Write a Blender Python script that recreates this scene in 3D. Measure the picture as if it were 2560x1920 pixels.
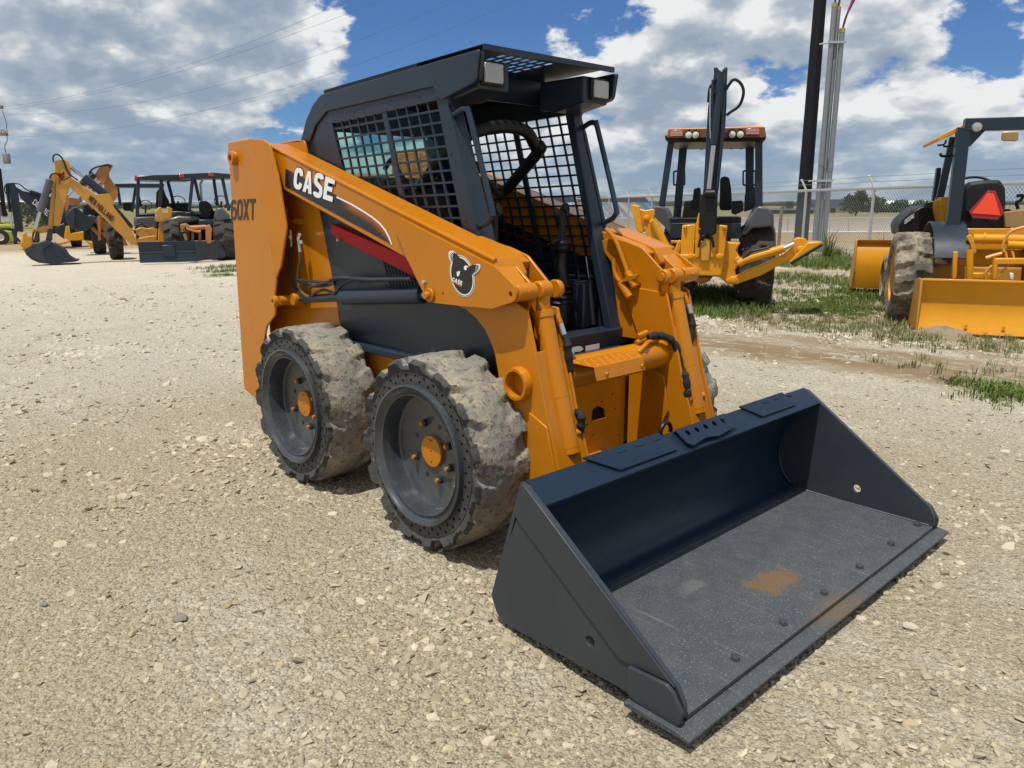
import bpy, math, random
import numpy as np
from mathutils import Vector, Matrix
from mathutils.geometry import tessellate_polygon
for o in list(bpy.data.objects): bpy.data.objects.remove(o, do_unlink=True)
SC = bpy.context.scene
COL = SC.collection
R_ = math.radians
rng = np.random.default_rng(7)
random.seed(7)

# ------------------------------------------------------------------ camera
CAM = np.array([2.9042, -2.4677, 1.3595]); YAW, PITCH, ROLL, FPX = 2.3940, 0.2293, -0.0042, 1904.9
def cam_axes():
    cy, sy, cp, sp = math.cos(YAW), math.sin(YAW), math.cos(PITCH), math.sin(PITCH)
    f = np.array([cy*cp, sy*cp, -sp]); r = np.array([sy, -cy, 0]); u = np.cross(r, f)
    cr, sr = math.cos(ROLL), math.sin(ROLL)
    return np.array([cr*r+sr*u, -sr*r+cr*u, f])
AX = cam_axes()
cd = bpy.data.cameras.new('camera'); cam = bpy.data.objects.new('camera', cd); COL.objects.link(cam)
cd.sensor_width = 36; cd.lens = 36*FPX/2560; cd.clip_start = 0.05; cd.clip_end = 9000
m = Matrix.Identity(4)
for i in range(3):
    m[i][0], m[i][1], m[i][2], m[i][3] = AX[0][i], AX[1][i], -AX[2][i], CAM[i]
cam.matrix_world = m
SC.camera = cam
SC.render.resolution_x, SC.render.resolution_y = 1024, 768

# ------------------------------------------------------------------ sun and sky
SUN_DIR = Vector((0.06, -0.31, 0.95)).normalized()       # towards the sun
sl = bpy.data.lights.new('sun', 'SUN'); sl.energy = 4.6; sl.angle = R_(0.53); sl.color = (1.0, 0.95, 0.86)
sun = bpy.data.objects.new('sun', sl); COL.objects.link(sun)
sun.rotation_euler = SUN_DIR.to_track_quat('Z', 'Y').to_euler(); sun.location = SUN_DIR*50
W = bpy.data.worlds.new('World'); SC.world = W; W.use_nodes = True
SC.view_settings.view_transform = 'Standard'; SC.view_settings.look = 'None'
SC.view_settings.gamma = 1; SC.view_settings.use_curve_mapping = False
SC.view_settings.exposure = 0.0

# pixel helpers: a crop (x0, y0, scale) of the 2560 px photograph -> a ray
CR = dict(A=(0,340,600/2212),B=(560,100,680/1880),C=(1040,100,600/1914),D=(1480,140,600/1555),E=(1980,260,580/1503),
 F=(560,520,700/1613),G=(1180,560,640/1561),H=(1200,940,1200/2118),I=(620,800,720/1991),J=(0,0,1100/2212),
 K=(1460,0,1100/2212),L=(0,1000,900/1659),M=(1560,560,1000/2212),N=(1080,560,400/2212),O=(680,400,340/2212),
 P=(1480,380,820/2212),Q=(1200,760,300/2074),R=(680,480,240/1422),S=(1340,560,240/1171),T=(840,620,400/2212),
 V=(1560,560,240/1171),W=(560,320,220/1521),a=(900,920,440/1521),b=(620,800,320/1207),c=(1080,240,220/960),
 d=(1440,160,120/1422),e=(1220,260,240/1048),f=(1640,160,300/1555),g=(1560,480,520/2212),h=(2280,500,280/1936),
 i=(0,440,300/2212),j=(280,420,300/2074),X=(0,0,1.0))
def ray(k, u, v):
    c = CR[k]; px, py = c[0]+u*c[2], c[1]+v*c[2]
    return AX.T @ np.array([(px-1280)/FPX, (960-py)/FPX, 1.0])
def hit(k, u, v, ax, val):
    d = ray(k, u, v); return CAM + d*((val-CAM[ax])/d[ax])
def uy(k, y, pts): return [tuple(hit(k, u, v, 1, y)[[0, 2]]) for u, v in pts]
def ux(k, x, pts): return [tuple(hit(k, u, v, 0, x)[[1, 2]]) for u, v in pts]
def uz(k, z, pts): return [tuple(hit(k, u, v, 2, z)[[0, 1]]) for u, v in pts]

def gz(x, y):
    """height of the yard: nearly level round the loader, about 0.3 m lower a few metres off"""
    x = np.asarray(x, float); y = np.asarray(y, float)
    r = np.sqrt((x-0.2)**2+(y+0.2)**2)
    t = np.clip((r-3.0)/6.0, 0, 1); h = -0.30*t*t*(3-2*t)
    h = h - 0.060*np.exp(-(((x-1.72)/0.62)**2+(y/1.7)**4))
    h = h + 0.010*np.sin(1.3*x+.4)*np.sin(1.1*y+1.7)*np.clip((r-1.4)/1.5, 0, 1)
    return h
def ground(k, u, v):
    d = ray(k, u, v); p = None; z = -0.1
    for _ in range(12):
        p = CAM + d*((z-CAM[2])/d[2]); z = float(gz(p[0], p[1]))
    return np.array([p[0], p[1], z])

# ------------------------------------------------------------------ mesh helpers
class MB:
    def __init__(s): s.v = []; s.f = []
    def add(s, vs, fs):
        n = len(s.v); s.v += [tuple(map(float, p)) for p in vs]; s.f += [tuple(i+n for i in f) for f in fs]; return s
    def box(s, lo, hi, M=None):
        a, b = lo, hi
        vs = [(x, y, z) for x in (a[0], b[0]) for y in (a[1], b[1]) for z in (a[2], b[2])]
        if M is not None: vs = [tuple(M @ Vector(p)) for p in vs]
        return s.add(vs, [(0,1,3,2),(4,6,7,5),(0,4,5,1),(2,3,7,6),(0,2,6,4),(1,5,7,3)])
    def prism(s, poly, fn, t0, t1, holes=()):
        """poly (2D) with holes, mapped by fn(a, b, t), between t0 and t1"""
        loops = [list(poly)]+[list(h) for h in holes]
        flat = [p for L in loops for p in L]; n = len(flat)
        vs = [fn(p[0], p[1], t0) for p in flat]+[fn(p[0], p[1], t1) for p in flat]
        if holes:
            tris = tessellate_polygon([[Vector((p[0], p[1], 0)) for p in L] for L in loops])
            fs = [tuple(t) for t in tris]+[tuple(i+n for i in t[::-1]) for t in tris]
        else:
            fs = [tuple(range(n)), tuple(range(2*n-1, n-1, -1))]
        o = 0
        for L in loops:
            k = len(L)
            for i in range(k):
                j = (i+1) % k; fs.append((o+i, o+j, n+o+j, n+o+i))
            o += k
        return s.add(vs, fs)
    def py(s, poly, y0, y1, holes=()): return s.prism(poly, lambda a, b, t: (a, t, b), y0, y1, holes)
    def px(s, poly, x0, x1, holes=()): return s.prism(poly, lambda a, b, t: (t, a, b), x0, x1, holes)
    def pz(s, poly, z0, z1, holes=()): return s.prism(poly, lambda a, b, t: (a, b, t), z0, z1, holes)
    def tube(s, pts, r, n=10, caps=True, closed=False):
        P = [Vector(p) for p in pts]; k = len(P)
        rs = r if isinstance(r, (list, tuple)) else [r]*k
        T = []
        for i in range(k):
            a = P[(i-1) % k] if closed or i > 0 else P[i]; b = P[(i+1) % k] if closed or i < k-1 else P[i]
            T.append((b-a).normalized())
        up = Vector((0, 0, 1)) if abs(T[0].z) < .9 else Vector((1, 0, 0))
        nrm = (up - T[0]*up.dot(T[0])).normalized(); vs = []; fs = []
        for i in range(k):
            nrm = (nrm - T[i]*nrm.dot(T[i])).normalized(); bi = T[i].cross(nrm)
            for j in range(n):
                a = 2*math.pi*j/n; vs.append(P[i]+(nrm*math.cos(a)+bi*math.sin(a))*rs[i])
        m_ = k if closed else k-1
        for i in range(m_):
            for j in range(n):
                i2 = (i+1) % k; j2 = (j+1) % n
                fs.append((i*n+j, i*n+j2, i2*n+j2, i2*n+j))
        if caps and not closed:
            fs.append(tuple(range(n-1, -1, -1))); fs.append(tuple((k-1)*n+j for j in range(n)))
        return s.add(vs, fs)
    def cyl(s, a, b, r, r2=None, n=20):
        return s.tube([a, b], [r, r if r2 is None else r2], n)
    def lathe(s, prof, o, axis, n=48, closed=False):
        """prof: (radius, distance along axis)"""
        ax = Vector(axis).normalized(); up = Vector((0, 0, 1)) if abs(ax.z) < .9 else Vector((1, 0, 0))
        e1 = (up-ax*up.dot(ax)).normalized(); e2 = ax.cross(e1); o = Vector(o); vs = []; fs = []; k = len(prof)
        for r, h in prof:
            for j in range(n):
                a = 2*math.pi*j/n; vs.append(o+ax*h+(e1*math.cos(a)+e2*math.sin(a))*max(r, 1e-5))
        for i in range(k-1 if not closed else k):
            for j in range(n):
                j2 = (j+1) % n; i2 = (i+1) % k
                fs.append((i*n+j, i2*n+j, i2*n+j2, i*n+j2))
        return s.add(vs, fs)
    def build(s, name, mat, parent=None, bevel=0, smooth=32, seg=2):
        me = bpy.data.meshes.new(name); me.from_pydata(s.v, [], s.f); me.validate()
        fix_normals(me)
        me.polygons.foreach_set('use_smooth', [True]*len(me.polygons)); me.set_sharp_from_angle(angle=R_(smooth))
        if mat: me.materials.append(mat)
        o = bpy.data.objects.new(name, me); COL.objects.link(o)
        if parent is not None: o.parent = parent
        if bevel:
            b = o.modifiers.new('bevel', 'BEVEL'); b.width = bevel; b.segments = seg; b.limit_method = 'ANGLE'; b.angle_limit = R_(35)
        return o
import bmesh
def fix_normals(me):
    bm = bmesh.new(); bm.from_mesh(me); bmesh.ops.recalc_face_normals(bm, faces=bm.faces); bm.to_mesh(me); bm.free()
def circ(cx, cy, r, n=16, a0=0): return [(cx+r*math.cos(a0+2*math.pi*i/n), cy+r*math.sin(a0+2*math.pi*i/n)) for i in range(n)]
def fillet(poly, r, n=5):
    """round the corners of a polygon; r scalar or list"""
    out = []; k = len(poly)
    for i in range(k):
        p0, p, p1 = Vector(poly[i-1]), Vector(poly[i]), Vector(poly[(i+1) % k])
        rr = r[i] if isinstance(r, (list, tuple)) else r
        a, b = p0-p, p1-p
        if rr <= 0 or a.length < 1e-6 or b.length < 1e-6: out.append(tuple(p)); continue
        ang = a.angle(b); d = min(rr/max(math.tan(ang/2), 1e-3), a.length*.48, b.length*.48)
        s_, e_ = p+a.normalized()*d, p+b.normalized()*d
        for t in range(n+1):
            t /= n; q = s_*(1-t)**2+p*2*t*(1-t)+e_*t*t; out.append(tuple(q))
    return out
def curve(pts, n=6):
    """Catmull-Rom through points"""
    P = [np.array(p, float) for p in pts]; P = [2*P[0]-P[1]]+P+[2*P[-1]-P[-2]]; out = []
    for i in range(1, len(P)-2):
        for t in range(n):
            t /= n
            out.append(tuple(.5*((2*P[i])+(-P[i-1]+P[i+1])*t+(2*P[i-1]-5*P[i]+4*P[i+1]-P[i+2])*t*t+(-P[i-1]+3*P[i]-3*P[i+1]+P[i+2])*t**3)))
    out.append(tuple(P[-2])); return out
def empty(name, loc=(0, 0, 0), rz=0, parent=None):
    o = bpy.data.objects.new(name, None); COL.objects.link(o); o.location = loc; o.rotation_euler = (0, 0, rz); o.empty_display_size = .2
    if parent is not None: o.parent = parent
    return o
def tag(o, label, cat, group=None, kind=None):
    if label: o['label'] = label
    if cat: o['category'] = cat
    if group: o['group'] = group
    if kind: o['kind'] = kind
    return o
def strip2(pts, w):
    """polygon of constant width w along a 2D polyline"""
    P_ = [np.array(q, float) for q in pts]; a = []; b = []
    for i, q in enumerate(P_):
        d = P_[min(i+1, len(P_)-1)]-P_[max(i-1, 0)]; n = np.array([-d[1], d[0]])/max(np.linalg.norm(d), 1e-9)*w/2
        a.append(tuple(q+n)); b.append(tuple(q-n))
    return a+b[::-1]
def sup(cx, cy, rx, ry, a0, a1, n=18, e=.62):
    out = []
    for i in range(n+1):
        t = R_(a0+(a1-a0)*i/n); c, s_ = math.cos(t), math.sin(t)
        out.append((cx+rx*math.copysign(abs(c)**e, c), cy+ry*math.copysign(abs(s_)**e, s_)))
    return out
def glyph(ch, w=.30):
    """heavy block letter in a 1 wide x 1.5 high cell -> list of (polygon, holes)"""
    h = w/2; H = 1.5; m = 1-h; M_ = H-h
    R4 = lambda x0, y0, x1, y1: ([(x0, y0), (x1, y0), (x1, y1), (x0, y1)], [])
    if ch == 'C': return [(strip2([(m, .95+.05)]+sup(.5, H/2, .5-h, H/2-h, 22, 338, 26)+[(m, .5)], w), [])]
    if ch in 'O0': return [(sup(.5, H/2, .5, H/2, 0, 345, 23), [sup(.5, H/2, .5-w, H/2-w, 0, 345, 23)])]
    if ch == 'D': return [([(0, 0), (.55, 0)]+sup(.5, H/2, .5, H/2, -80, 80, 12)+[(.55, H), (0, H)], [[(w, w), (.5, w)]+sup(.45, H/2, .55-w, H/2-w, -80, 80, 10)+[(.5, H-w), (w, H-w)]])]
    if ch == 'S': return [(strip2(sup(.5, H*.74, .5-h, H*.26-h*.55, 15, 255, 16)+sup(.5, H*.26, .5-h, H*.26-h*.55, 75, -165, 16), w), [])]
    if ch == '6': return [(sup(.5, .48, .5, .48, 0, 345, 23), [sup(.5, .48, .5-w, .48-w*.8, 0, 345, 23)]), (strip2([(h, .55), (h, .95)]+sup(.5, 1.02, .5-h, .48-h, 180, 30, 12), w*.96), [])]
    if ch == 'E': return [([(0, 0), (1, 0), (1, w), (w, w), (w, .62), (.85, .62), (.85, .62+w*.9), (w, .62+w*.9), (w, H-w), (1, H-w), (1, H), (0, H)], [])]
    if ch == 'L': return [([(0, 0), (1, 0), (1, w), (w, w), (w, H), (0, H)], [])]
    if ch == 'T': return [([(.5-h, 0), (.5+h, 0), (.5+h, H-w), (1, H-w), (1, H), (0, H), (0, H-w), (.5-h, H-w)], [])]
    if ch == 'H': return [([(0, 0), (w, 0), (w, .62), (1-w, .62), (1-w, 0), (1, 0), (1, H), (1-w, H), (1-w, .62+w), (w, .62+w), (w, H), (0, H)], [])]
    if ch == 'A': return [([(0, 0), (w*1.0, 0), (w*1.0+.08, .3), (1-w-.08, .3), (1-w, 0), (1, 0), (.68, H), (.32, H)], [[(.42, .55), (.58, .55), (.5, 1.12)]])]
    if ch == 'X': return [([(0, 0), (w*1.1, 0), (.5, .48), (1-w*1.1, 0), (1, 0), (.66, .75), (1, H), (1-w*1.1, H), (.5, 1.02), (w*1.1, H), (0, H), (.34, .75)], [])]
    if ch == 'N': return [([(0, 0), (w, 0), (w, .85), (1-w*1.05, 0), (1, 0), (1, H), (1-w, H), (1-w, .65), (w*1.05, H), (0, H)], [])]
    if ch == 'W': return [([(.16, 0), (.42, 0), (.5, .7), (.58, 0), (.84, 0), (1, H), (.80, H), (.70, .62), (.60, H), (.40, H), (.30, .62), (.20, H), (0, H)], [])]
    if ch == 'R': return [([(0, 0), (w, 0), (w, .55), (.5, .55), (1-w, 0), (1, 0), (.78, .62), (.98, .85), (.98, 1.25), (.8, H), (0, H)], [[(w, .8), (.66, .8), (.7, 1.1), (.66, H-w), (w, H-w)]])]
    if ch == 'B': return [([(0, 0), (.8, 0), (1, .2), (1, .6), (.86, .77), (.97, .95), (.97, 1.3), (.8, H), (0, H)], [[(w, w*.8), (.66, w*.8), (.7, .6), (w, .6)], [(w, .9), (.66, .9), (.66, 1.27), (w, 1.27)]])]
    if ch == '1': return [([(.4, 0), (.7, 0), (.7, H), (.45, H), (.2, 1.2), (.4, 1.2)], [])]
    if ch == '5': return [(strip2([(h, .3)]+sup(.5, .48, .5-h, .48-h, 210, 470, 16)+[(h*1.1, .85), (h*1.1, H-h), (1, H-h)], w), [])]
    return []
def text(name, s, O, Uv, Vv, mat, parent, w=.30, thick=.0015, gap=.14, grow=0.0):
    """block lettering as thin solid plates; the line of text is mapped to O + u*Uv + v*Vv"""
    mb = MB(); n = len(s); tot = sum(.5 if c == ' ' else 1 for c in s)+gap*(n-1); x = 0
    O, Uv, Vv = (np.array(q, float) for q in (O, Uv, Vv)); Nn = np.cross(Uv, Vv); Nn = Nn/np.linalg.norm(Nn)
    for c in s:
        for i, (poly, holes) in enumerate(glyph(c, w+grow)):
            if grow:
                c0 = np.array([.5, .75]); f = lambda q: (q[0]+(q[0]-.5)*grow*.9, q[1]+(q[1]-.75)*grow*.75)
                poly = [f(q) for q in poly]; holes = []if False else [[f(q) for q in h_] for h_ in holes]
            mb.prism(poly, lambda a, b, t: tuple(O+Uv*((x+a)/tot)+Vv*(b/1.5)+Nn*t), i*.0002, thick+i*.0002, holes)
        x += (.5 if c == ' ' else 1)+gap
    return mb.build(name, mat, parent)
def copy_tree(o, parent=None):
    c = o.copy(); COL.objects.link(c); c.parent = parent
    for ch in list(o.children): copy_tree(ch, c)
    return c
def vnoise(P, seed=0):
    """value noise, P (n,3) -> 0..1"""
    P = np.asarray(P, float); i = np.floor(P).astype(np.int64); f = P-i; f = f*f*(3-2*f); out = 0
    for dx in (0, 1):
        for dy in (0, 1):
            for dz in (0, 1):
                h = (i[:, 0]+dx)*374761393+(i[:, 1]+dy)*668265263+(i[:, 2]+dz)*2147483647+seed*97
                h = (h ^ (h >> 13))*1274126177; h = (h ^ (h >> 16)) & 0xffff
                w = (f[:, 0] if dx else 1-f[:, 0])*(f[:, 1] if dy else 1-f[:, 1])*(f[:, 2] if dz else 1-f[:, 2])
                out = out+w*h/65535
    return out
def fbm(P, o=4, seed=0):
    s = 0; a = .5
    for k in range(o): s = s+a*vnoise(np.asarray(P)*2**k, seed+k); a *= .5
    return s

# ------------------------------------------------------------------ materials
class NT:
    def __init__(s, nt): s.nt = nt; s.n = nt.nodes; s.l = nt.links
    def __call__(s, t, **kw):
        n = s.n.new(t)
        for k, v in kw.items():
            if k.startswith('i_'):
                key = k[2:].replace('_', ' '); key = int(key) if key.isdigit() else key
                s.set(n.inputs[key], v)
            else: setattr(n, k, v)
        return n
    def set(s, inp, v):
        if hasattr(v, 'is_linked') or isinstance(v, bpy.types.NodeSocket): s.l.new(v, inp)
        elif isinstance(v, tuple) and len(v) == 3 and inp.type == 'RGBA': inp.default_value = (*v, 1)
        else: inp.default_value = v
    def math(s, op, a, b=0.0, c=None, clamp=False):
        n = s.n.new('ShaderNodeMath'); n.operation = op; n.use_clamp = clamp; s.set(n.inputs[0], a); s.set(n.inputs[1], b)
        if c is not None: s.set(n.inputs[2], c)
        return n.outputs[0]
    def mix(s, f, a, b, mode='MIX'):
        n = s.n.new('ShaderNodeMix'); n.data_type = 'RGBA'; n.blend_type = mode
        s.set(n.inputs[0], f); s.set(n.inputs[6], a); s.set(n.inputs[7], b); return n.outputs[2]
    def ramp(s, f, lo, hi, a=0.0, b=1.0):
        n = s.n.new('ShaderNodeMapRange'); n.interpolation_type = 'SMOOTHSTEP'; s.set(n.inputs[0], f)
        s.set(n.inputs[1], lo); s.set(n.inputs[2], hi); s.set(n.inputs[3], a); s.set(n.inputs[4], b); return n.outputs[0]
    def noise(s, vec, scale, detail=4, rough=.55, dist=0.0):
        n = s.n.new('ShaderNodeTexNoise'); s.set(n.inputs['Vector'], vec); n.inputs['Scale'].default_value = scale
        n.inputs['Detail'].default_value = detail; n.inputs['Roughness'].default_value = rough; n.inputs['Distortion'].default_value = dist
        return n.outputs['Fac']
    def pos(s): return s.n.new('ShaderNodeNewGeometry').outputs['Position']
    def obj(s): return s.n.new('ShaderNodeTexCoord').outputs['Object']
MATS = {}
def newmat(name):
    m = bpy.data.materials.new(name); m.use_nodes = True; nt = NT(m.node_tree)
    b = m.node_tree.nodes['Principled BSDF']; MATS[name] = m; return m, nt, b
def paint(name, col, rough=.3, var=.10, coat=.0, bump=.0, dust=0.0, dustcol=(.30, .25, .18), metal=0.0, scale=6.0, spec=.5):
    """painted or plain surface with mottling, uneven gloss, dust that gathers in noise patches"""
    m, t, b = newmat(name); v = t.obj()
    n1 = t.noise(v, scale, 6, .6); n2 = t.noise(v, scale*9, 3, .6)
    hi = tuple(min(1, c*(1+var)) for c in col); lo = tuple(c*(1-var) for c in col)
    c = t.mix(n1, lo, hi)
    if dust:
        d = t.math('MULTIPLY', t.ramp(t.noise(v, scale*.7, 8, .7), .42, .72), dust)
        d = t.math('MULTIPLY', d, t.ramp(n2, .2, .8, .4, 1.0)); c = t.mix(d, c, dustcol)
        t.set(b.inputs['Roughness'], t.math('ADD', t.math('MULTIPLY', n1, .18), t.math('ADD', t.math('MULTIPLY', d, .5), rough-.09)))
    else:
        t.set(b.inputs['Roughness'], t.math('ADD', t.math('MULTIPLY', n1, .22), max(0.02, rough-.11)))
    t.set(b.inputs['Base Color'], c); b.inputs['Metallic'].default_value = metal; b.inputs['Coat Weight'].default_value = coat
    b.inputs['Coat Roughness'].default_value = .05; b.inputs['Specular IOR Level'].default_value = spec
    if bump:
        bn = t('ShaderNodeBump', i_Strength=bump, i_Distance=.01, i_Height=t.noise(v, scale*2.2, 5, .6)); t.l.new(bn.outputs[0], b.inputs['Normal'])
    return m
paint('orange', (.475, .166, .004), .28, .10, coat=.04, bump=.10, dust=.045, scale=4, spec=.30)
paint('orange_matte', (.50, .20, .022), .42, .10, bump=.06, dust=.22)
paint('yellow', (.62, .270, .005), .36, .09, coat=.05, bump=.05, dust=.10, spec=.4)
paint('yellow_old', (.52, .25, .03), .45, .14, bump=.06, dust=.30)
paint('orange_old', (.40, .15, .035), .5, .16, bump=.06, dust=.25)
paint('slate', (.014, .025, .040), .34, .14, bump=.06, dust=.06, dustcol=(.08, .085, .09), spec=.40)
paint('slate_flat', (.017, .025, .037), .45, .12, bump=.05, dust=.18, dustcol=(.17, .15, .13))
paint('rim_grey', (.032, .040, .048), .26, .14, coat=.3, bump=.05, dust=.26, dustcol=(.20, .18, .15))
paint('fender_grey', (.062, .070, .083), .38, .10, coat=.15, dust=.15, dustcol=(.2, .18, .15))
paint('black', (.008, .008, .009), .45, .2, dust=.05, dustcol=(.06, .055, .05), spec=.3)
paint('rubber_hose', (.016, .016, .016), .55, .2, dust=.25, dustcol=(.14, .12, .10))
paint('sleeve', (.010, .010, .011), .8, .3, bump=.5, scale=30)
paint('red', (.40, .003, .007), .45, .08, spec=.2)
paint('steel', (.55, .55, .54), .25, .1, metal=1.0)
paint('zinc', (.50, .51, .52), .42, .12, metal=.75, scale=14)
paint('white_decal', (.80, .80, .82), .35, .03)
paint('black_decal', (.010, .009, .011), .3, .05)
paint('brass', (.45, .33, .15), .4, .1, metal=.6)
paint('lens', (.33, .33, .31), .12, .08, coat=.6, scale=20)
paint('red_lens', (.42, .02, .025), .15, .15, coat=.6)
paint('lamp_white', (.62, .60, .52), .2, .1, coat=.4)
paint('vinyl', (.012, .012, .014), .55, .25, bump=.15, dust=.12, dustcol=(.08, .075, .07), spec=.3)
paint('wood', (.20, .16, .11), .85, .25, bump=.4)
paint('concrete', (.42, .39, .34), .85, .12, bump=.2, scale=2)
paint('white_paint', (.72, .72, .70), .5, .06)
paint('lime', (.36, .42, .03), .35, .1, coat=.2, dust=.2)
paint('smv_orange', (.85, .07, .02), .5, .05)
paint('smv_red', (.30, .012, .025), .35, .06)
paint('soil', (.24, .19, .13), .95, .2, bump=.6)
paint('wire', (.09, .10, .12), .6, .1)
paint('bucket_side', (.030, .039, .049), .34, .14, bump=.06, dust=.22, dustcol=(.085, .088, .088), scale=5, spec=.42)  # bucket paint again, dusty and lightened in colour for the sunlit outside
paint('dark_pole', (.006, .007, .010), .7, .2, scale=3, spec=.25)
paint('galv', (.20, .225, .235), .5, .18, metal=.3, scale=5)
paint('cardboard', (.30, .19, .08), .7, .12)
# ------------------------------------------------------------------ sky with cumulus
def make_world():
    t = NT(W.node_tree); t.n.clear()
    sky = t('ShaderNodeTexSky'); sky.sky_type = 'NISHITA'; sky.sun_disc = False
    sky.sun_elevation = math.asin(SUN_DIR.z); sky.sun_rotation = math.atan2(SUN_DIR.x, SUN_DIR.y)
    sky.air_density = 1.0; sky.dust_density = 0.6; sky.ozone_density = 2.5; sky.altitude = 200
    g = t('ShaderNodeTexCoord').outputs['Generated']
    nv = t('ShaderNodeVectorMath', operation='NORMALIZE'); t.l.new(g, nv.inputs[0])
    sp = t('ShaderNodeSeparateXYZ'); t.l.new(nv.outputs[0], sp.inputs[0])
    zc = t.math('MAXIMUM', sp.outputs[2], 0.0)
    z2 = t.math('MULTIPLY', t.math('POWER', t.math('ADD', zc, .008), .62), 1.55)
    def coord(dz, dx=0.0):
        c = t('ShaderNodeCombineXYZ'); t.set(c.inputs[0], t.math('ADD', sp.outputs[0], dx)); t.set(c.inputs[1], sp.outputs[1]); t.set(c.inputs[2], t.math('ADD', z2, dz+3.7)); return c.outputs[0]
    def dens(dz, det=6):
        v = coord(dz)
        a = t.noise(v, 5.4, 2, .5, .0); b = t.noise(v, 15.5, det, .58, .0)
        return t.math('ADD', t.math('MULTIPLY', a, .58), t.math('MULTIPLY', b, .42))
    n = dens(0.0); nu = dens(.050, 3)
    # gaps of blue, anchored to directions
    gaps = 0.0
    for (px, py, w, s) in ((985,110,.0075,.15),(1300,60,.0070,.12),(1130,30,.007,.12),(1580,60,.003,.12),(1905,235,.0022,.13),(2540,20,.005,.12),(60,110,.0006,.06),(1240,130,.0022,-.14),(700,90,.011,-.08),(230,150,.02,-.06),(330,400,.02,-.07),(1700,130,.005,-.07),(2250,230,.02,-.08),(1640,330,.012,-.08)):
        d = ray('X', px, py); d = d/np.linalg.norm(d)
        dv = t('ShaderNodeVectorMath', operation='DOT_PRODUCT'); t.l.new(nv.outputs[0], dv.inputs[0]); dv.inputs[1].default_value = tuple(d)
        q = t.math('MULTIPLY', t.math('SUBTRACT', dv.outputs['Value'], 1.0), 1.0/w)
        gaps = t.math('ADD', t.math('MULTIPLY', t.math('EXPONENT', q), s), gaps)
    nn = t.math('ADD', t.math('SUBTRACT', n, gaps), .012)
    alpha = t.ramp(nn, .440, .492)
    lit = t.math('MULTIPLY', t.math('SUBTRACT', n, nu), 6.4)
    thick = t.ramp(nn, .50, .66)
    br = t.math('ADD', lit, t.math('SUBTRACT', .84, t.math('MULTIPLY', thick, .58)), clamp=True)
    cl = t('ShaderNodeValToRGB'); t.l.new(br, cl.inputs[0]); e = cl.color_ramp.elements
    e[0].position = 0; e[0].color = (.29, .365, .465, 1); e[1].position = 1; e[1].color = (.84, .85, .855, 1)
    q = e.new(.45); q.color = (.40, .465, .545, 1); q = e.new(.72); q.color = (.60, .635, .67, 1)
    k = t('ShaderNodeVectorMath', operation='SCALE'); t.l.new(cl.outputs[0], k.inputs[0]); k.inputs['Scale'].default_value = 10.0
    # deeper blue between the clouds, haze near the horizon
    blue = t.mix(1.0, sky.outputs[0], (.42, .62, .92), 'MULTIPLY')
    lowmix = t.ramp(sp.outputs[2], 0.0, .10, .62, 0.0)
    blue = t.mix(lowmix, blue, (3.3, 4.2, 5.1))
    hz = t.ramp(sp.outputs[2], .0, .11, .38, 1.0)
    colr = t.mix(t.math('MULTIPLY', alpha, hz), blue, k.outputs[0])
    bg = t('ShaderNodeBackground'); t.l.new(colr, bg.inputs[0]); bg.inputs[1].default_value = 0.1
    out = t('ShaderNodeOutputWorld'); t.l.new(bg.outputs[0], out.inputs[0])
make_world()
W.cycles.sampling_method = 'MANUAL'; W.cycles.sample_map_resolution = 512

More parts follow.
